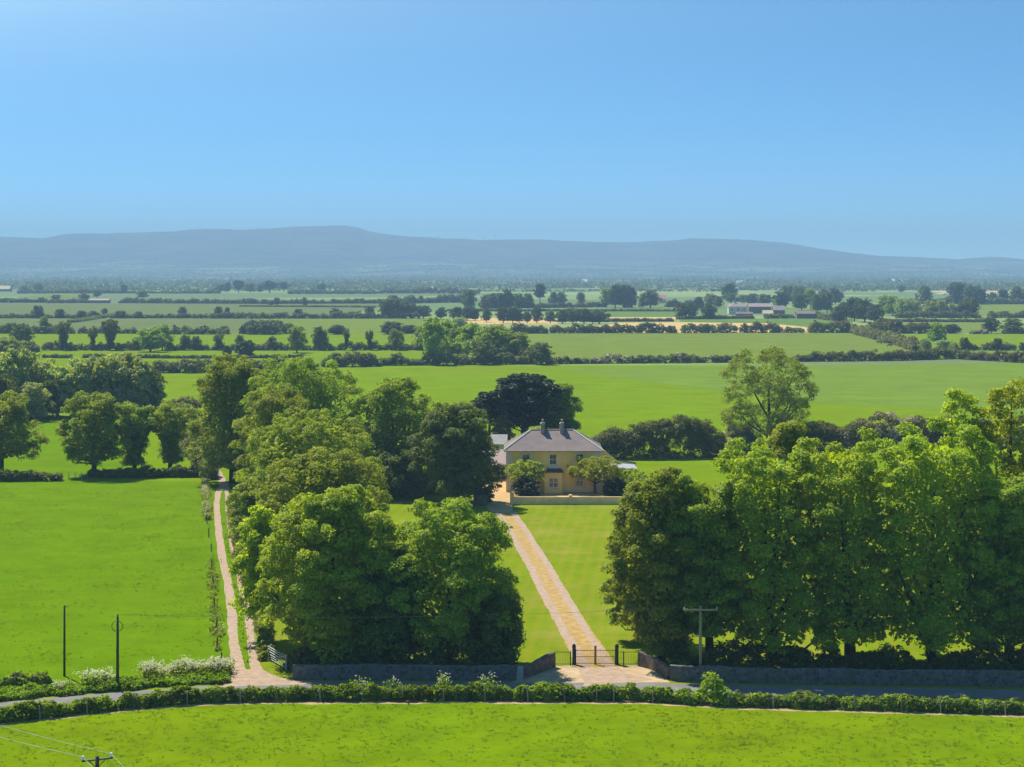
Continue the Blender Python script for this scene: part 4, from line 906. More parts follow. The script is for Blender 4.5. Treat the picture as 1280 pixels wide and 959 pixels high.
# ------------------------------------------------------------------ walls and gates by the road
def wall(label, pts, h, w, m='stone', name='stone_wall', cop=None, seed=0, hs=None):
    rng = np.random.default_rng(seed + int(pts[0][0]))
    W = np.array([G(*p) for p in pts]); seg = np.linalg.norm(np.diff(W, axis=0), axis=1); cum = np.concatenate([[0], np.cumsum(seg)])
    n = max(3, int(cum[-1] / 0.45)); s = np.linspace(0, cum[-1], n)
    px = np.interp(s, cum, W[:, 0]); py = np.interp(s, cum, W[:, 1]); H = np.interp(s, cum, hs) if hs else np.full(n, h)
    H = H + rng.normal(size=n) * 0.035 + noise1(rng, n, 9) * 0.06
    tx, ty = np.gradient(px), np.gradient(py); l = np.hypot(tx, ty); nx, ny = -ty / l, tx / l
    gx, gy = W.mean(0)
    vs = []
    for i in range(n):
        for sgn, z, ww in ((-1, 0, 1), (-1, H[i], 0.86), (0, H[i] + 0.07, 0), (1, H[i], 0.86), (1, 0, 1)):
            vs.append((px[i] + nx[i] * sgn * w / 2 * ww - gx, py[i] + ny[i] * sgn * w / 2 * ww - gy, z))
    fs = [(i * 5 + k, (i + 1) * 5 + k, (i + 1) * 5 + k + 1, i * 5 + k + 1) for i in range(n - 1) for k in range(4)]
    fs += [(0, 1, 2, 3, 4), tuple((n - 1) * 5 + k for k in (4, 3, 2, 1, 0))]
    mb = MB(); mb.add(vs, fs); o = mb.build(name, m); o.location = (gx, gy, 0)
    return tag(o, label, 'wall')
wall('long rubble stone wall below the right roadside trees', [(838, 850), (900, 853), (1100, 856), (1290, 858.5), (1420, 861)], 1.3, 0.5)
wall('shaded rubble stone wall below the left wood', [(366, 849), (480, 850), (648, 850)], 1.25, 0.5)
wall('curved stone wall sweeping in to the left of the gate', [(651, 849), (668, 843), (681, 837.5), (692, 833.5)], 1.2, 0.45, 'stone_warm', hs=[0.95, 1.1, 1.2, 1.3])
wall('curved stone wall sweeping in to the right of the gate', [(799, 832.5), (812, 835.5), (826, 841), (836, 849)], 1.2, 0.45, 'stone_warm', hs=[1.35, 1.15, 1.0, 0.95])
mb = MB(); gx, gy = G(649.5, 850.5); mb.tube([(0, 0, 0), (0.02, 0, 0.6), (0.05, 0, 1.15), (0.05, 0, 1.25)], [0.34, 0.33, 0.28, 0.12], 9)
o = mb.build('guard_stone', 'grey_wall'); o.location = (gx, gy, 0); tag(o, 'pale upright stone at the end of the left wall', 'stone')

def pier(x, y, label):
    gx, gy = G(x, y); root = thing('gate_pier', label, 'gate post', (gx, gy, 0), 0, 'pair of dark gate piers')
    mb = MB(); mb.box(-0.15, 0.15, -0.15, 0.15, 0, 1.62); mb.box(-0.18, 0.18, -0.18, 0.18, 0, 0.2); mb.build('shaft', 'dark_metal', root)
    mb = MB(); mb.box(-0.19, 0.19, -0.19, 0.19, 1.62, 1.7); mb.lathe([(0.12, 1.7), (0.16, 1.78), (0.1, 1.88), (0.02, 1.93)], (0, 0, 0), 10); mb.build('cap', 'dark_metal', root)
pier(717.5, 831, 'dark iron gate pier left of the drive')
pier(771, 831, 'dark iron gate pier right of the drive')
def gate_leaf(xa, xb, y, label, side):
    (x0, y0), (x1, y1) = G(xa, y), G(xb, y); w = x1 - x0
    root = thing('iron_gate', label, 'gate', (x0, y0, 0), 0, 'two leaves of the drive gate')
    mb = MB()
    mb.box(0, w, -0.02, 0.02, 0.10, 0.15); mb.box(0, w, -0.02, 0.02, 0.72, 0.755); mb.box(0, w, -0.02, 0.02, 1.28, 1.32)
    mb.build('rail', 'dark_metal', root)
    hx, mx = (0, w) if side < 0 else (w, 0)
    mb = MB(); mb.box(hx - 0.03, hx + 0.03, -0.03, 0.03, 0.06, 1.45); mb.build('hinge_stile', 'dark_metal', root)
    mb = MB(); mb.box(mx - 0.045, mx + 0.045, -0.045, 0.045, 0.04, 1.72); mb.build('meeting_stile', 'dark_metal', root)
    mb = MB()
    n = int(w / 0.125)
    for k in range(1, n):
        x = w * k / n; mb.tube([(x, 0, 0.12), (x, 0, 1.42)], 0.009, 5)
        if k < n: mb.tube([(x + w / n / 2, 0, 0.12), (x + w / n / 2, 0, 0.78)], 0.009, 5)
    mb.build('bars', 'dark_metal', root)
gate_leaf(720, 743.6, 831, 'left leaf of the thin barred drive gate', -1)
gate_leaf(745, 769, 831, 'right leaf of the thin barred drive gate', 1)
def railing(xa, xb, y, xp, label):
    (x0, y0), (x1, y1) = G(xa, y), G(xb, y); w = x1 - x0
    root = thing('iron_railing', label, 'railing', (x0, y0, 0))
    mb = MB(); mb.box(0, w, -0.02, 0.02, 0.12, 0.16); mb.box(0, w, -0.02, 0.02, 1.2, 1.235); mb.build('rail', 'dark_metal', root)
    mb = MB(); n = int(w / 0.14)
    for k in range(1, n): mb.tube([(w * k / n, 0, 0.05), (w * k / n, 0, 1.35)], 0.009, 5)
    mb.build('bars', 'dark_metal', root)
    q = XX(xp, y0) - x0; mb = MB(); mb.box(q - 0.05, q + 0.05, -0.05, 0.05, 0, 1.28); mb.build('post', 'dark_metal', root)
railing(693, 715, 832, 713, 'short iron railing between left splay wall and gate pier')
railing(773, 798, 832, 779.5, 'short iron railing between gate pier and right splay wall')

def field_gate():
    (x0, y0), (x1, y1) = G(335, 824.5), G(357, 838); w = math.hypot(x1 - x0, y1 - y0)
    root = thing('field_gate', 'galvanised five bar field gate standing open by the lane', 'gate', (x0, y0, 0), math.atan2(y1 - y0, x1 - x0))
    mb = MB()
    for z in (0.18, 0.38, 0.58, 0.8, 1.05, 1.25): mb.tube([(0, 0, z), (w, 0, z)], 0.03, 6)
    mb.build('bars', 'galv', root)
    mb = MB(); 
    for x in (0, w): mb.tube([(x, 0, 0.12), (x, 0, 1.3)], 0.04, 6)
    mb.build('stile', 'galv', root)
    mb = MB(); mb.tube([(0.05, 0, 0.2), (w - 0.05, 0, 1.22)], 0.022, 6); mb.build('brace', 'galv', root)
    mb = MB(); mb.tube([(w + 0.16, 0, 0), (w + 0.16, 0, 1.5)], [0.1, 0.09], 8); mb.build('post', 'post', root)
field_gate()

# ------------------------------------------------------------------ poles and wires
def pole(label, x, yb, yt, r, m, arm=None, ring=False, d=None, H=None, name='utility_pole'):
    gx, gy = G(x, yb) if d is None else (XX(x, d), d); H = H or Z(yt, gy)
    root = thing(name, label, 'pole', (gx, gy, 0))
    mb = MB(); mb.tube([(0, 0, -0.1), (0, 0, H * 0.5), (0, 0, H)], [r, r * 0.9, r * 0.78], 10); mb.build('shaft', m, root, True)
    return root, H
pole('plain black pole with no fittings beside the left field', 80.5, 845.5, 757, 0.105, 'pole_dark')
r2, H2 = pole('dark pole with a coil ring near its top', 147, 863, 771, 0.13, 'pole_dark')
mb = MB(); zc = H2 - 0.78
mb.tube([(0.46 * math.cos(a), -0.16, zc + 0.46 * math.sin(a)) for a in np.linspace(0, 2 * PI, 25)], 0.03, 6); mb.build('cable_coil', 'wire_dark', r2)
mb = MB(); mb.tube([(0, 0, H2), (0, 0, H2 + 0.22)], [0.06, 0.05], 8); mb.build('insulator', 'wire_dark', r2)
r3, H3 = pole('pale wooden pole with a long cross arm', 875.5, 850.5, 757, 0.14, 'pole_pale')
mb = MB(); mb.box(-1.5, 1.5, -0.2, -0.08, H3 - 0.42, H3 - 0.28); mb.build('crossarm', 'pole_pale', r3)
mb = MB(); mb.box(-0.9, 0.9, 0.05, 0.1, H3 - 0.72, H3 - 0.66); mb.build('brace', 'dark_metal', r3)
for xx in (-1.42, 1.42):
    mb = MB(); mb.lathe([(0.02, 0), (0.05, 0.04), (0.03, 0.08), (0.055, 0.12), (0.02, 0.18)], (xx, -0.14, H3 - 0.28), 8); mb.build('insulator', 'ceramic', r3)
d4 = 95.0
r4, H4 = pole('foreground power pole showing only its grey cross arm top', 121.5, None, None, 0.13, 'pole_dark', d=d4, H=Z(945.5, d4))
arm = MB(); za = Z(949, d4)
ca = math.radians(12)
def ap(t, z, oy=0.0): return (t * math.cos(ca), t * math.sin(ca) + oy, z)
arm.tube([ap(-0.82, za - 0.07), ap(0.82, za + 0.03)], 0.055, 6); arm.build('crossarm', 'dark_metal', r4)
mb = MB(); mb.tube([ap(-0.45, za - 0.05), (0, 0, za - 0.5)], 0.025, 5); mb.tube([ap(0.45, za), (0, 0, za - 0.5)], 0.025, 5); mb.build('brace', 'dark_metal', r4)
ins = []
for t, zz in ((-0.74, za - 0.02), (0.74, za + 0.07)):
    p = ap(t, zz); ins.append((p[0] + XX(121.5, d4), p[1] + d4, zz + 0.17))
    mb = MB(); mb.lathe([(0.03, 0), (0.08, 0.03), (0.085, 0.1), (0.05, 0.13), (0.08, 0.16), (0.07, 0.22), (0.03, 0.25)], p, 10); mb.build('insulator', 'ceramic', r4)
def wire(label, a, b, sag, r, m, name='power_line'):
    a = np.array(a); b = np.array(b); pts = []
    for t in np.linspace(0, 1, 40):
        p = a * (1 - t) + b * t; p[2] -= sag * 4 * t * (1 - t); pts.append(p - a)
    mb = MB(); mb.tube(pts, r, 5); o = mb.build(name, m); o.location = tuple(a); return tag(o, label, 'cable')
wire('power line from the left end of the front cross arm', ins[0], (-72.5, 149, 7.2), 1.1, 0.014, 'wire')
wire('power line from the right end of the front cross arm', ins[1], (-70.5, 150, 7.6), 1.1, 0.014, 'wire')
wire('near stretch of power line below the left insulator', ins[0], (5.5, 42, 8.6), 0.6, 0.012, 'wire')
wire('near stretch of power line below the right insulator', ins[1], (7.2, 43, 8.7), 0.6, 0.012, 'wire')
g2 = G(147, 863); g3 = G(875.5, 850.5)
wire('thin dark cable strung between ringed pole and pale pole', (g2[0], g2[1], H2 + 0.2), (g3[0] - 1.42, g3[1] - 0.14, H3 - 0.1), 0.55, 0.011, 'wire_dark')
wire('thin cable leaving the pale pole to the right', (g3[0] + 1.42, g3[1] - 0.14, H3 - 0.1), (55, 150, 6.0), 0.6, 0.011, 'wire_dark')

# ------------------------------------------------------------------ the house
def house():
    fy = D(615.3)                               # front wall distance
    xl, xr = XX(633, fy), XX(751, fy); W = xr - xl; dep = 10.0
    ez = Z(563, fy); rz = Z(537.5, fy + dep / 2)
    root = thing('house', 'yellow two storey country house with hipped slate roof and two chimneys', 'house', (xl, fy, 0))
    wins = [(XX(657.5, fy) - xl, 4.35, 1.15, 1.75), (XX(691.2, fy) - xl, 4.35, 1.15, 1.75), (XX(724.7, fy) - xl, 4.35, 1.15, 1.75), (XX(657.5, fy) - xl, 0.85, 1.2, 1.85), (XX(724.7, fy) - xl, 0.85, 1.2, 1.85)]
    # walls: front as strips around real openings
    mb = MB(); t = 0.35
    xs = sorted({0, W, *[w[0] - w[2] / 2 for w in wins], *[w[0] + w[2] / 2 for w in wins]}); zs = sorted({0, ez, 0.85, 2.7, 4.35, 6.1})
    for i in range(len(xs) - 1):
        for j in range(len(zs) - 1):
            cx, cz = (xs[i] + xs[i + 1]) / 2, (zs[j] + zs[j + 1]) / 2
            if any(abs(cx - w[0]) < w[2] / 2 and w[1] < cz < w[1] + w[3] for w in wins): continue
            x0, x1, z0, z1 = xs[i], xs[i + 1], zs[j], zs[j + 1]
            mb.add([(x0, 0, z0), (x1, 0, z0), (x1, 0, z1), (x0, 0, z1)], [(0, 1, 2, 3)])
    for w in wins:                              # reveals
        a, b, c, e = w[0] - w[2] / 2, w[0] + w[2] / 2, w[1], w[1] + w[3]
        mb.add([(a, 0, c), (b, 0, c), (b, 0, e), (a, 0, e), (a, t, c), (b, t, c), (b, t, e), (a, t, e)], [(0, 4, 5, 1), (1, 5, 6, 2), (2, 6, 7, 3), (3, 7, 4, 0)])
    mb.add([(0, 0, 0), (0, dep, 0), (0, dep, ez), (0, 0, ez), (W, 0, 0), (W, dep, 0), (W, dep, ez), (W, 0, ez)], [(0, 3, 2, 1), (4, 5, 6, 7), (1, 2, 6, 5)])
    mb.build('wall', 'yellow_wall', root)
    mb = MB(); mb.box(0.3, W - 0.3, 0.9, 1.0, 0.1, ez - 0.1); mb.build('interior', 'interior', root)
    for i, w in enumerate(wins):                # sash windows
        a, b, c, e = w[0] - w[2] / 2, w[0] + w[2] / 2, w[1], w[1] + w[3]
        fr = MB(); y0, y1 = 0.12, 0.20
        fr.box(a, a + 0.09, y0, y1, c, e); fr.box(b - 0.09, b, y0, y1, c, e); fr.box(a + 0.09, b - 0.09, y0, y1, e - 0.1, e); fr.box(a + 0.09, b - 0.09, y0, y1, c, c + 0.12)
        fr.box(a + 0.09, b - 0.09, y0 + 0.01, y1 - 0.01, (c + e) / 2 - 0.035, (c + e) / 2 + 0.035); fr.box(w[0] - 0.02, w[0] + 0.02, y0 + 0.015, y1 - 0.015, c + 0.12, e - 0.1)
        wo = fr.build('window', 'white', root)
        g = MB(); g.add([(a, 0.17, c), (b, 0.17, c), (b, 0.17, e), (a, 0.17, e)], [(0, 1, 2, 3)]); g.build('pane', 'glass', wo)
        su = MB(); s = 0.17
        su.box(a - s, a, -0.05, 0.0, c - 0.02, e + s); su.box(b, b + s, -0.05, 0.0, c - 0.02, e + s); su.box(a, b, -0.05, 0.0, e, e + s); su.build('surround', 'cream', wo)
        si = MB(); si.box(a - s - 0.06, b + s + 0.06, -0.14, 0.0, c - (0.5 if i == 1 else 0.16), c - 0.02); si.build('sill', 'cream', wo)
        if i in (1,):
            bl = MB(); bl.box(a + 0.1, b - 0.1, 0.21, 0.23, c + 0.12, c + 0.55); bl.build('blind', 'white', wo)
    # quoin strips, plinth, string
    mb = MB(); mb.box(-0.06, 0.78, -0.06, 0.0, 0.0, ez - 0.05); mb.build('quoin', 'cream', root)
    mb = MB(); mb.box(W - 0.78, W + 0.06, -0.06, 0.0, 0.0, ez - 0.05); mb.build('quoin', 'cream', root)
    mb = MB(); mb.box(0.78, W - 0.78, -0.05, 0.0, 0.0, 0.45); mb.build('plinth', 'cream', root)
    # porch bay in the middle with dark lead roof
    px = XX(691.5, fy) - xl; pw = 1.45; pdp = 1.3; ph = 3.3
    mb = MB()
    for a, b, c, e in ((-pw, -0.75, 0, ph), (0.75, pw, 0, ph), (-0.75, 0.75, 0, 0.85), (-0.75, 0.75, 2.45, ph)):
        mb.add([(px + a, -pdp, c), (px + b, -pdp, c), (px + b, -pdp, e), (px + a, -pdp, e)], [(0, 1, 2, 3)])
    for sx in (-pw, pw): mb.add([(px + sx, -pdp, 0), (px + sx, -0.061, 0), (px + sx, -0.061, ph), (px + sx, -pdp, ph)], [(0, 1, 2, 3)])
    pb = mb.build('porch', 'yellow_wall', root)
    mb = MB(); mb.box(px - pw - 0.2, px + pw + 0.2, -pdp - 0.2, -0.055, ph, ph + 0.14)
    mb.add([(px - pw - 0.15, -pdp - 0.15, ph + 0.142), (px + pw + 0.15, -pdp - 0.15, ph + 0.142), (px + pw - 0.25, -0.055, ph + 0.5), (px - pw + 0.25, -0.055, ph + 0.5), (px + pw + 0.15, -0.055, ph + 0.142), (px - pw - 0.15, -0.055, ph + 0.142)], [(0, 1, 2, 3), (1, 4, 2), (0, 3, 5)])
    mb.build('porch_roof', 'lead', pb)
    mb = MB()
    for a, b in ((-0.75, -0.66), (-0.05, 0.05), (0.66, 0.75)): mb.box(px + a, px + b, -pdp + 0.06, -pdp + 0.12, 0.85, 2.45)
    for a, b in ((-0.66, -0.05), (0.05, 0.66)):
        for c, e in ((0.85, 0.95), (1.6, 1.67), (2.36, 2.45)): mb.box(px + a, px + b, -pdp + 0.06, -pdp + 0.12, c, e)
    mb.build('porch_window', 'white', pb)
    mb = MB(); mb.box(px - 0.75, px + 0.75, -pdp + 0.10, -pdp + 0.105, 0.86, 2.44); mb.build('porch_pane', 'glass', pb)
    mb = MB(); mb.box(px - 0.9, px + 0.9, -pdp - 0.1, -pdp, 0.7, 0.84); mb.build('porch_sill', 'cream', pb)
    mb = MB(); mb.box(px + pw - 0.35, px + pw - 0.02, -pdp + 0.02, -pdp + 0.05, 0.85, 2.45); 
    # roof
    o = 0.42; ra, rb = XX(664, fy + 5) - xl, XX(716.5, fy + 5) - xl
    A = [(-o, -o, ez), (W + o, -o, ez), (W + o, dep + o, ez), (-o, dep + o, ez)]; Rg = [(ra, dep / 2, rz), (rb, dep / 2, rz)]
    mb = MB(); mb.add(A + Rg, [(0, 1, 5, 4), (1, 2, 5), (2, 3, 4, 5), (3, 0, 4)]); rf = mb.build('roof', 'slate', root)
    mb = MB(); mb.add([(x, y, ez - 0.02) for x, y, z in A] + [(x, y, ez - 0.2) for x, y, z in A], [(0, 1, 5, 4), (1, 2, 6, 5), (2, 3, 7, 6), (3, 0, 4, 7), (7, 6, 5, 4)]); mb.build('eaves', 'cream', rf)
    mb = MB(); up = 0.05
    def U(p): return (p[0], p[1], p[2] + up)
    mb.tube([U(Rg[0]), U(Rg[1])], 0.11, 6)
    mb.build('ridge_tiles', 'chimney', rf)
    mb = MB(); 
    for a, b in ((A[0], Rg[0]), (A[1], Rg[1]), (A[2], Rg[1]), (A[3], Rg[0])): mb.tube([U(a), U(b)], 0.1, 6)
    mb.build('hip_tiles', 'cream', rf)
    mb = MB(); mb.tube([(-o, -o - 0.07, ez - 0.06), (W + o, -o - 0.07, ez - 0.06)], 0.08, 6); mb.build('gutter', 'chimney', rf)
    for x in (0.86, W - 0.86):
        mb = MB(); mb.tube([(x, -o - 0.05, ez - 0.12), (x, -0.1, ez - 0.5), (x, -0.1, 0.05)], 0.045, 6); mb.build('downpipe', 'white', root)
    for cx in (678.2, 702.2):
        x = XX(cx, fy + 5) - xl; zt = Z(530.5, fy + 5)
        mb = MB(); mb.box(x - 0.3, x + 0.3, dep / 2 - 0.95, dep / 2 + 0.6, rz - 1.2, zt); mb.box(x - 0.38, x + 0.38, dep / 2 - 1.03, dep / 2 + 0.68, zt, zt + 0.16); mb.box(x - 0.32, x + 0.32, dep / 2 - 0.97, dep / 2 + 0.62, zt + 0.16, zt + 0.28)
        ch = mb.build('chimney', 'chimney', rf)
        for q in (-0.65, -0.1, 0.4):
            mb.v = []; mb.f = []; mb.lathe([(0.15, 0), (0.12, 0.1), (0.11, 0.45), (0.14, 0.5), (0.14, 0.56)], (x, dep / 2 + q, zt + 0.28), 8)
        pb_ = MB()
        for q in (-0.6, 0.25): pb_.lathe([(0.16, 0), (0.13, 0.1), (0.12, 0.42), (0.16, 0.47), (0.16, 0.54)], (x, dep / 2 + q, zt + 0.28), 9)
        link('chimney_pots', pb_.mesh('chimney_pots', 'pot'), root if False else rf)
    # side wing: wall sloping down to the right with dark coping, low metal roof in front of it
    X = lambda px_, d: XX(px_, d) - xl
    dw = fy + 6.0
    mb = MB(); wpoly = [(W + 0.01, 0), (X(795, dw), 0), (X(795, dw), Z(580, dw)), (X(771, dw), Z(576, dw)), (X(757, dw), Z(563.5, dw)), (W + 0.01, Z(562, dw))]
    mb.prism(wpoly, 6.0, 6.3); wg = mb.build('side_wing', 'yellow_wall', root)
    mb = MB()
    top = [(x, z) for x, z in wpoly[2:5]]
    for (xa, za_), (xb, zb_) in zip(top[:-1], top[1:]):
        mb.tube([(xa, 6.15, za_ + 0.06), (xb, 6.15, zb_ + 0.06)], 0.16, 4)
    mb.build('coping', 'lead', wg)
    # low wing roof and walls
    zb0, zb1 = Z(578, fy + 5.8), Z(580.5, fy + 5.8); zf0, zf1 = Z(583.5, fy + 2), Z(586.5, fy + 2)
    xb0, xb1, xf0, xf1 = X(760, fy + 5.8), X(793, fy + 5.8), X(757, fy + 2), X(797.5, fy + 2)
    mb = MB(); mb.add([(xb0, 5.8, zb0), (xb1, 5.8, zb1), (xf1, 2.0, zf1), (xf0, 2.0, zf0), (xb0, 5.8, zb0 - 0.14), (xb1, 5.8, zb1 - 0.14), (xf1, 2.0, zf1 - 0.14), (xf0, 2.0, zf0 - 0.14)],
           [(0, 3, 2, 1), (4, 5, 6, 7), (3, 7, 6, 2), (2, 6, 5, 1), (1, 5, 4, 0), (0, 4, 7, 3)]); lr = mb.build('wing_roof', 'metal_roof', root)
    mb = MB(); mb.box(W + 0.02, xf1 - 0.35, 2.3, 5.7, 0, zf1 - 0.25); mb.build('wing_wall', 'yellow_wall', root)
    mb = MB(); mb.box(W + 2.0, W + 3.0, 2.24, 2.3, 0.9, 2.0); mb.build('wing_window', 'glass', root)
house()
def house_yard():
    # low rendered garden wall with piers in front of the house
    x0, y0 = G(640, 630.5); xe = G(784, 630.5)[0]; w = xe - x0
    root = thing('garden_wall', 'low cream garden wall with piers in front of the house', 'wall', (x0, y0, 0))
    mb = MB(); mb.box(0.2, w, -0.12, 0.12, 0, 1.08); mb.build('wall', 'garden_wall', root)
    mb = MB(); mb.box(0.2, w, -0.17, 0.17, 1.08, 1.16); mb.build('coping', 'garden_wall', root)
    for x, h, ww in ((0, 1.75, 0.3), (XX(713, y0) - x0, 1.3, 0.22), (w, 1.4, 0.25)):
        mb = MB(); mb.box(x - ww, x + ww, -ww, ww, 0, h); mb.box(x - ww - 0.06, x + ww + 0.06, -ww - 0.06, ww + 0.06, h, h + 0.12); mb.add([(x - ww, -ww, h + 0.121), (x + ww, -ww, h + 0.121), (x + ww, ww, h + 0.121), (x - ww, ww, h + 0.121), (x, 0, h + 0.3)], [(0, 1, 4), (1, 2, 4), (2, 3, 4), (3, 0, 4)])
        mb.build('pier', 'garden_wall', root)
    mb = MB(); mb.tube([(0, 0, 0), (0.1, 9, 0)], 0.1, 4)
    # stub wall on the other side of the yard entrance
    wall('short dark wall at the left of the yard entrance', [(592, 632), (609, 632)], 1.7, 0.5, 'stone_warm')
house_yard()

def shed(name, label, cat, x0, x1, yb, ez, rise, dep, wm, rm, ridge='x', open_front=False, group=None, hip=False, chim=0, win=0):
    """a small gabled or hipped building whose front foot is on row yb"""
    fy = D(yb); xl, xr = XX(x0, fy), XX(x1, fy); W = xr - xl
    root = thing(name, label, cat, (xl, fy, 0), 0, group)
    mb = MB(); t = 0.3
    if open_front:
        mb.box(0, t, 0, dep, 0, ez); mb.box(W - t, W, 0, dep, 0, ez); mb.box(t, W - t, dep - t, dep, 0, ez)
    else:
        mb.box(0, W, 0, dep, 0, ez)
        if not hip and rise > 0:
            for x in (0.002, W - 0.302): mb.add([(x, 0, ez), (x, dep, ez), (x, dep / 2, ez + rise), (x + 0.3, 0, ez), (x + 0.3, dep, ez), (x + 0.3, dep / 2, ez + rise)], [(0, 2, 1), (3, 4, 5), (0, 3, 5, 2), (1, 2, 5, 4)])
    mb.build('wall', wm, root)
    o = 0.35; th = 0.14
    mb = MB()
    if hip:
        i = min(dep, W) / 2
        mb.add([(-o, -o, ez), (W + o, -o, ez), (W + o, dep + o, ez), (-o, dep + o, ez), (i, dep / 2, ez + rise), (W - i, dep / 2, ez + rise)], [(0, 1, 5, 4), (1, 2, 5), (2, 3, 4, 5), (3, 0, 4), (3, 2, 1, 0)])
    else:
        a = rise * o / (dep / 2)
        mb.add([(-o, -o, ez - a + 0.02), (W + o, -o, ez - a + 0.02), (W + o, dep / 2, ez + rise + 0.02), (-o, dep / 2, ez + rise + 0.02), (W + o, dep + o, ez - a + 0.02), (-o, dep + o, ez - a + 0.02),
                (-o, -o, ez - a + th), (W + o, -o, ez - a + th), (W + o, dep / 2, ez + rise + th), (-o, dep / 2, ez + rise + th), (W + o, dep + o, ez - a + th), (-o, dep + o, ez - a + th)],
               [(6, 7, 8, 9), (9, 8, 10, 11), (0, 3, 2, 1), (3, 5, 4, 2), (0, 1, 7, 6), (5, 11, 10, 4), (0, 6, 9, 3), (3, 9, 11, 5), (1, 2, 8, 7), (2, 4, 10, 8)])
    rf = mb.build('roof', rm, root)
    if open_front:
        mb = MB(); mb.box(0, W, 0.02, 0.25, ez - 0.35, ez - 0.01); mb.build('lintel', 'white', root)
        for x in (W * 0.35, W * 0.78):
            mb = MB(); mb.box(x - 0.14, x + 0.14, 0.02, 0.28, 0, ez - 0.36); mb.build('post', 'white', root)
    for k in range(chim):
        x = W * (0.35 + 0.4 * k); mb = MB(); mb.box(x - 0.5, x + 0.5, dep / 2 - 0.5, dep / 2 + 0.5, ez + rise * 0.5, ez + rise + 1.5); mb.build('chimney', 'chimney', rf)
    for k in range(win):
        x = W * (k + 0.5) / win; mb = MB(); mb.box(x - 0.6, x + 0.6, -0.05, -0.003, ez * 0.5, ez * 0.5 + 1.5); mb.build('window', 'glass', root)
    return root
shed('open_shed', 'open fronted shed with pinkish roof left of the house', 'shed', 606, 631.5, 600.5, 2.7, 2.0, 8, 'pale_wall', 'pink_roof', open_front=True)
shed('outbuilding', 'cream outbuilding behind the open fronted shed', 'outbuilding', 606, 632, 577, 3.3, 1.4, 5, 'pale_wall', 'chimney')
shed('farm_shed', 'long grey pink roofed shed between left wood and trees', 'shed', 418, 470, 566, 3.2, 2.0, 8, 'grey_wall', 'brown_wall')
shed('farmhouse', 'distant white farmhouse with pinkish hipped roof', 'house', 911, 934, 393, 6.0, 3.6, 10, 'cream', 'pink_roof', hip=True, chim=2, win=3)
shed('farm_building', 'long dark farm building right of the white farmhouse', 'farm building', 936, 964, 392, 5.5, 2.5, 9, 'brown_wall', 'pink_roof')
shed('farm_building', 'low dim outhouse in front of the white farmhouse', 'farm building', 920, 941, 396.5, 2.5, 1.2, 5, 'brown_wall', 'brown_wall')
shed('farm_building', 'bright roofed barn right of the long dark building', 'farm building', 967, 981, 394, 4, 3.2, 8, 'brown_wall', 'pink_roof')
shed('farm_building', 'low brick coloured barn at the farm right end', 'farm building', 996, 1019, 398.5, 3.6, 1.6, 8, 'brown_wall', 'brown_wall')
shed('farm_building', 'small pale roofed lean to below the bright roofed barn', 'farm building', 954, 966, 396, 2.5, 2.2, 6, 'grey_wall', 'pale_wall')
shed('field_shed', 'small pale shed under the dark tree pair', 'shed', 778, 791, 384.5, 4, 1.6, 7, 'brown_wall', 'pink_roof')
shed('field_shed', 'smaller pale shed right of the dark tree pair', 'shed', 797, 803, 384, 3.4, 2.4, 7, 'pale_wall', 'pink_roof')
shed('barn', 'hazy red roofed barn left of the tall far hedge', 'barn', 824, 833, 379, 4, 4.5, 12, 'pale_wall', 'red_roof')
shed('cottage', 'tiny far cottage with a red roof above the tall row', 'cottage', 644, 652, 354, 6, 6, 12, 'white', 'pink_roof')
shed('cottage', 'tiny far white cottage beside a dark conifer', 'cottage', 728, 734, 357, 8, 6, 12, 'white', 'white')
shed('cottage', 'left one of two tiny far white cottages at right', 'cottage', 1114, 1119, 355, 7, 4, 12, 'white', 'white')
shed('cottage', 'right one of two tiny far white cottages at right', 'cottage', 1124, 1128, 355.2, 7, 4, 12, 'white', 'white')
shed('barn', 'long far white roofed barn above the white farmhouse', 'barn', 921, 931, 355.5, 5, 4, 14, 'white', 'metal_roof')
shed('barn', 'far pale roofed barn at the left edge', 'barn', -4, 12, 364.5, 4, 5, 14, 'brown_wall', 'pale_wall')
shed('barn', 'long low pinkish barn on the hazy left hedge', 'barn', 112, 136, 379, 3, 1.5, 8, 'brown_wall', 'pink_roof')
shed('cottage', 'pale roofed cottage among the copse at the left edge', 'cottage', -8, 12, 440, 3, 2.2, 8, 'white', 'pale_wall')
shed('barn', 'far pale roofed barn left of the tall stubble row', 'barn', 534, 541, 364.5, 4, 4, 12, 'grey_wall', 'metal_roof')

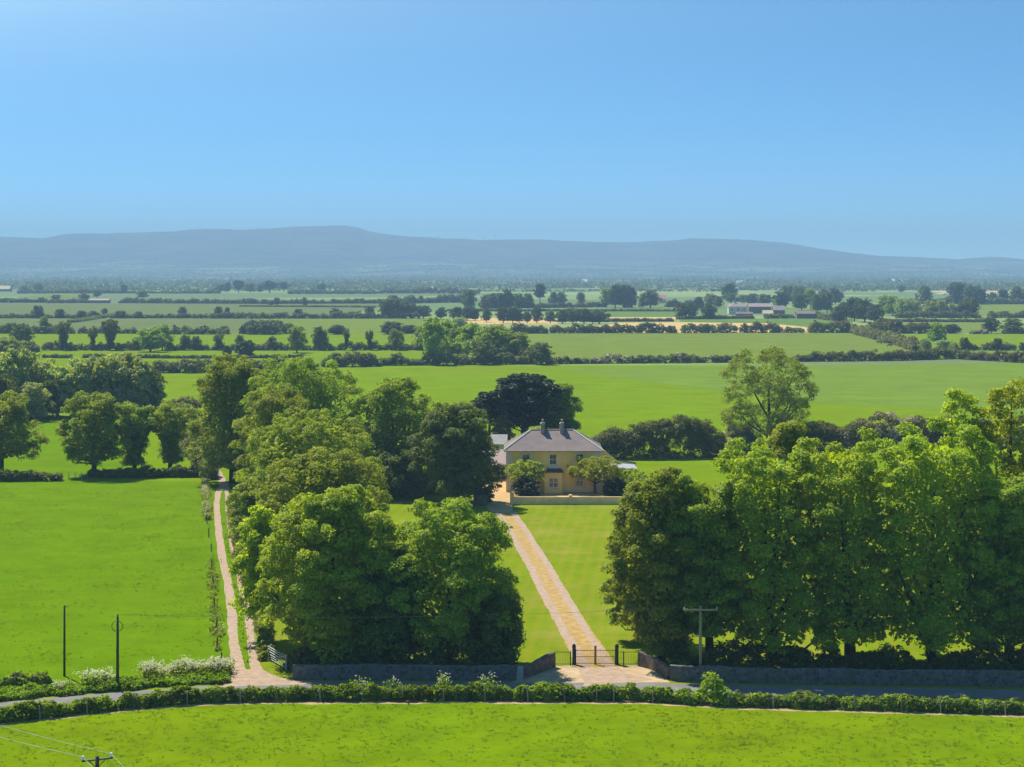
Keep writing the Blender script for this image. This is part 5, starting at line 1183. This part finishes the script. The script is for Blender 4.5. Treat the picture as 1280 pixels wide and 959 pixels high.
# ------------------------------------------------------------------ cattle by the slanting thorn hedge
def cow_mesh(m):
    me = bpy.data.meshes.new('cow')
    vs = [(0, 0, 1.05), (0.55, 0, 1.1), (1.0, 0, 1.02), (-0.6, 0, 1.12), (-0.85, 0, 1.1),               # pelvis.. trunk
          (-1.12, 0, 1.28), (-1.35, 0, 1.38), (-1.68, 0, 1.2),                                            # neck, poll, muzzle
          (0.98, 0.2, 0.75), (1.05, 0.22, 0.42), (1.0, 0.22, 0.04), (0.98, -0.2, 0.75), (1.05, -0.22, 0.42), (1.0, -0.22, 0.04),
          (-0.7, 0.18, 0.7), (-0.68, 0.2, 0.38), (-0.7, 0.2, 0.04), (-0.7, -0.18, 0.7), (-0.68, -0.2, 0.38), (-0.7, -0.2, 0.04),
          (1.2, 0, 1.0), (1.28, 0, 0.5), (-1.36, 0.2, 1.4), (-1.36, -0.2, 1.4)]
    es = [(0, 1), (1, 2), (0, 3), (3, 4), (4, 5), (5, 6), (6, 7), (2, 8), (8, 9), (9, 10), (2, 11), (11, 12), (12, 13), (3, 14), (14, 15), (15, 16), (3, 17), (17, 18), (18, 19), (2, 20), (20, 21), (6, 22), (6, 23)]
    rad = [0.36, 0.35, 0.3, 0.34, 0.26, 0.2, 0.15, 0.1, 0.15, 0.08, 0.07, 0.15, 0.08, 0.07, 0.12, 0.07, 0.07, 0.12, 0.07, 0.07, 0.05, 0.04, 0.05, 0.05]
    me.from_pydata(vs, es, [])
    ob = bpy.data.objects.new('cow_shape', me); COL.objects.link(ob)
    ob.modifiers.new('s', 'SKIN')
    for i, r in enumerate(rad): me.skin_vertices[0].data[i].radius = (r, r)
    me.skin_vertices[0].data[0].use_root = True
    ob.modifiers.new('u', 'SUBSURF').levels = 1
    dg = bpy.context.evaluated_depsgraph_get(); dg.update()
    out = bpy.data.meshes.new_from_object(ob.evaluated_get(dg)); out.name = 'cow'
    bpy.data.objects.remove(ob); out.materials.clear(); out.materials.append(M[m])
    for p in out.polygons: p.use_smooth = True
    return out
CM = {k: cow_mesh(k) for k in ('cow_red', 'cow_dark', 'cow_pale')}
for x, y, k, lab in [(1099, 430.3, 'cow_dark', 'dark cow at the left end of the herd'), (1104, 430.2, 'cow_dark', 'dark cow second from the left end of the herd'), (1109, 430.4, 'cow_red', 'red brown cow beside the two dark ones'),
                     (1113.5, 430.6, 'cow_dark', 'dark cow between two red brown ones by the hedge'), (1117.5, 431.2, 'cow_red', 'red brown cow in the middle of the herd'), (1122, 432, 'cow_red', 'red brown cow left of the pale one'),
                     (1127, 432.6, 'cow_pale', 'pale cow standing in the brown herd'), (1131, 434, 'cow_dark', 'dark cow right of the pale one'), (1135, 435, 'cow_red', 'red brown cow at the right end of the herd'), (1112, 434.3, 'cow_dark', 'dark cow standing apart in front of the herd')]:
    gx, gy = G(x, y); o = link('cow', CM[k]); o.location = (gx, gy, 0.05); o.rotation_euler = (0, 0, random.choice([0.2, 2.9, 0.5, -0.4, 3.4, 1.2])); tag(o, lab, 'cow', 'cattle herd by the thorn hedge')

# ------------------------------------------------------------------ masts on the ridge
def mast(x, yt, label, arms):
    d = 10990.0; zt = Z(yt, d); zb = zt - 62
    root = thing('mast', label, 'mast', (XX(x, d), d, zb), 0, 'masts on the ridge')
    mb = MB(); mb.tube([(-5, 0, 0), (-0.8, 0, 62)], [1.2, 0.5], 4); mb.tube([(5, 0, 0), (0.8, 0, 62)], [1.2, 0.5], 4)
    mb.build('tower', 'dark_metal', root)
    mb = MB()
    for z in arms: mb.box(-9, 9, -0.6, 0.6, z, z + 1.4)
    if arms: mb.build('arms', 'dark_metal', root)
mast(250, 280.5, 'slim mast on the left hill ridge', [])
mast(548, 293.5, 'pylon on the ridge dip left of the pair', [44, 52])
mast(605.5, 293.5, 'left pylon of the close pair on the ridge', [44, 52])
mast(619, 293.0, 'right pylon of the close pair on the ridge', [44, 52])

# ------------------------------------------------------------------ haze, light, sky, camera
mb = MB(); mb.box(-9500, 9500, -400, 13000, -6.0, 330.0); hz = mb.build('haze', 'white'); tag(hz, kind='stuff')
m, nt, out = mat('haze_air'); v = N(nt, 'ShaderNodeVolumePrincipled')
v.inputs['Color'].default_value = (0.395, 0.635, 0.835, 1); v.inputs['Density'].default_value = 0.000175; v.inputs['Anisotropy'].default_value = 0.0
L(nt, v.outputs[0], out.inputs['Volume']); hz.data.materials.clear(); hz.data.materials.append(m)
hz['label'] = 'pale blue haze over the plain'

EL, AZ = math.radians(53), math.radians(-37)          # sun behind the scene, to the left
sd = Vector((math.sin(AZ) * math.cos(EL), math.cos(AZ) * math.cos(EL), math.sin(EL)))
sun = bpy.data.lights.new('sun', 'SUN'); sun.energy = 4.8; sun.angle = math.radians(0.53); sun.color = (1.0, 0.95, 0.86)
so = bpy.data.objects.new('sun', sun); COL.objects.link(so); so.rotation_euler = sd.to_track_quat('Z', 'Y').to_euler(); so.location = (0, 0, 300)

w = bpy.data.worlds.new('World'); sc.world = w; w.use_nodes = True; nt = w.node_tree; nt.nodes.clear()
o = nt.nodes.new('ShaderNodeOutputWorld'); bg = nt.nodes.new('ShaderNodeBackground'); sky = nt.nodes.new('ShaderNodeTexSky'); sky.sky_type = 'NISHITA'
sky.sun_disc = False; sky.sun_elevation = EL; sky.sun_rotation = AZ; sky.altitude = 100; sky.air_density = 1.0; sky.dust_density = 0.4; sky.ozone_density = 0.6
tc = nt.nodes.new('ShaderNodeTexCoord'); vm = nt.nodes.new('ShaderNodeVectorMath'); vm.operation = 'MULTIPLY_ADD'
vm.inputs[1].default_value = (1, 1, 4.6); vm.inputs[2].default_value = (0, 0, 0.06)
nt.links.new(tc.outputs['Generated'], vm.inputs[0]); nt.links.new(vm.outputs[0], sky.inputs['Vector'])
hs = nt.nodes.new('ShaderNodeHueSaturation'); hs.inputs['Saturation'].default_value = 1.3
nt.links.new(sky.outputs[0], hs.inputs['Color']); tn = nt.nodes.new('ShaderNodeMix'); tn.data_type = 'RGBA'; tn.blend_type = 'MULTIPLY'; tn.inputs[0].default_value = 1; tn.inputs[7].default_value = (0.74, 1.05, 0.98, 1)
nt.links.new(hs.outputs[0], tn.inputs[6]); nt.links.new(tn.outputs[2], bg.inputs[0]); bg.inputs[1].default_value = 0.113; nt.links.new(bg.outputs[0], o.inputs['Surface'])

cam = bpy.data.cameras.new('camera'); co = bpy.data.objects.new('camera', cam); COL.objects.link(co)
co.location = (0, 0, CAMZ); co.rotation_euler = (PI / 2, 0, 0)
cam.sensor_width = 36; cam.lens = F / 1280 * 36; cam.shift_y = -(479.5 - HOR) / 1280; cam.clip_start = 1; cam.clip_end = 40000
sc.camera = co
vs = sc.view_settings; vs.view_transform = 'Standard'; vs.look = 'None'; vs.exposure = 0.8; vs.gamma = 1; vs.use_curve_mapping = False
sc.render.engine = 'CYCLES'; cy = sc.cycles
cy.max_bounces = 8; cy.diffuse_bounces = 5; cy.transmission_bounces = 5; cy.volume_bounces = 0; cy.glossy_bounces = 2; cy.transparent_max_bounces = 4
cy.use_denoising = True; cy.caustics_reflective = False; cy.caustics_refractive = False
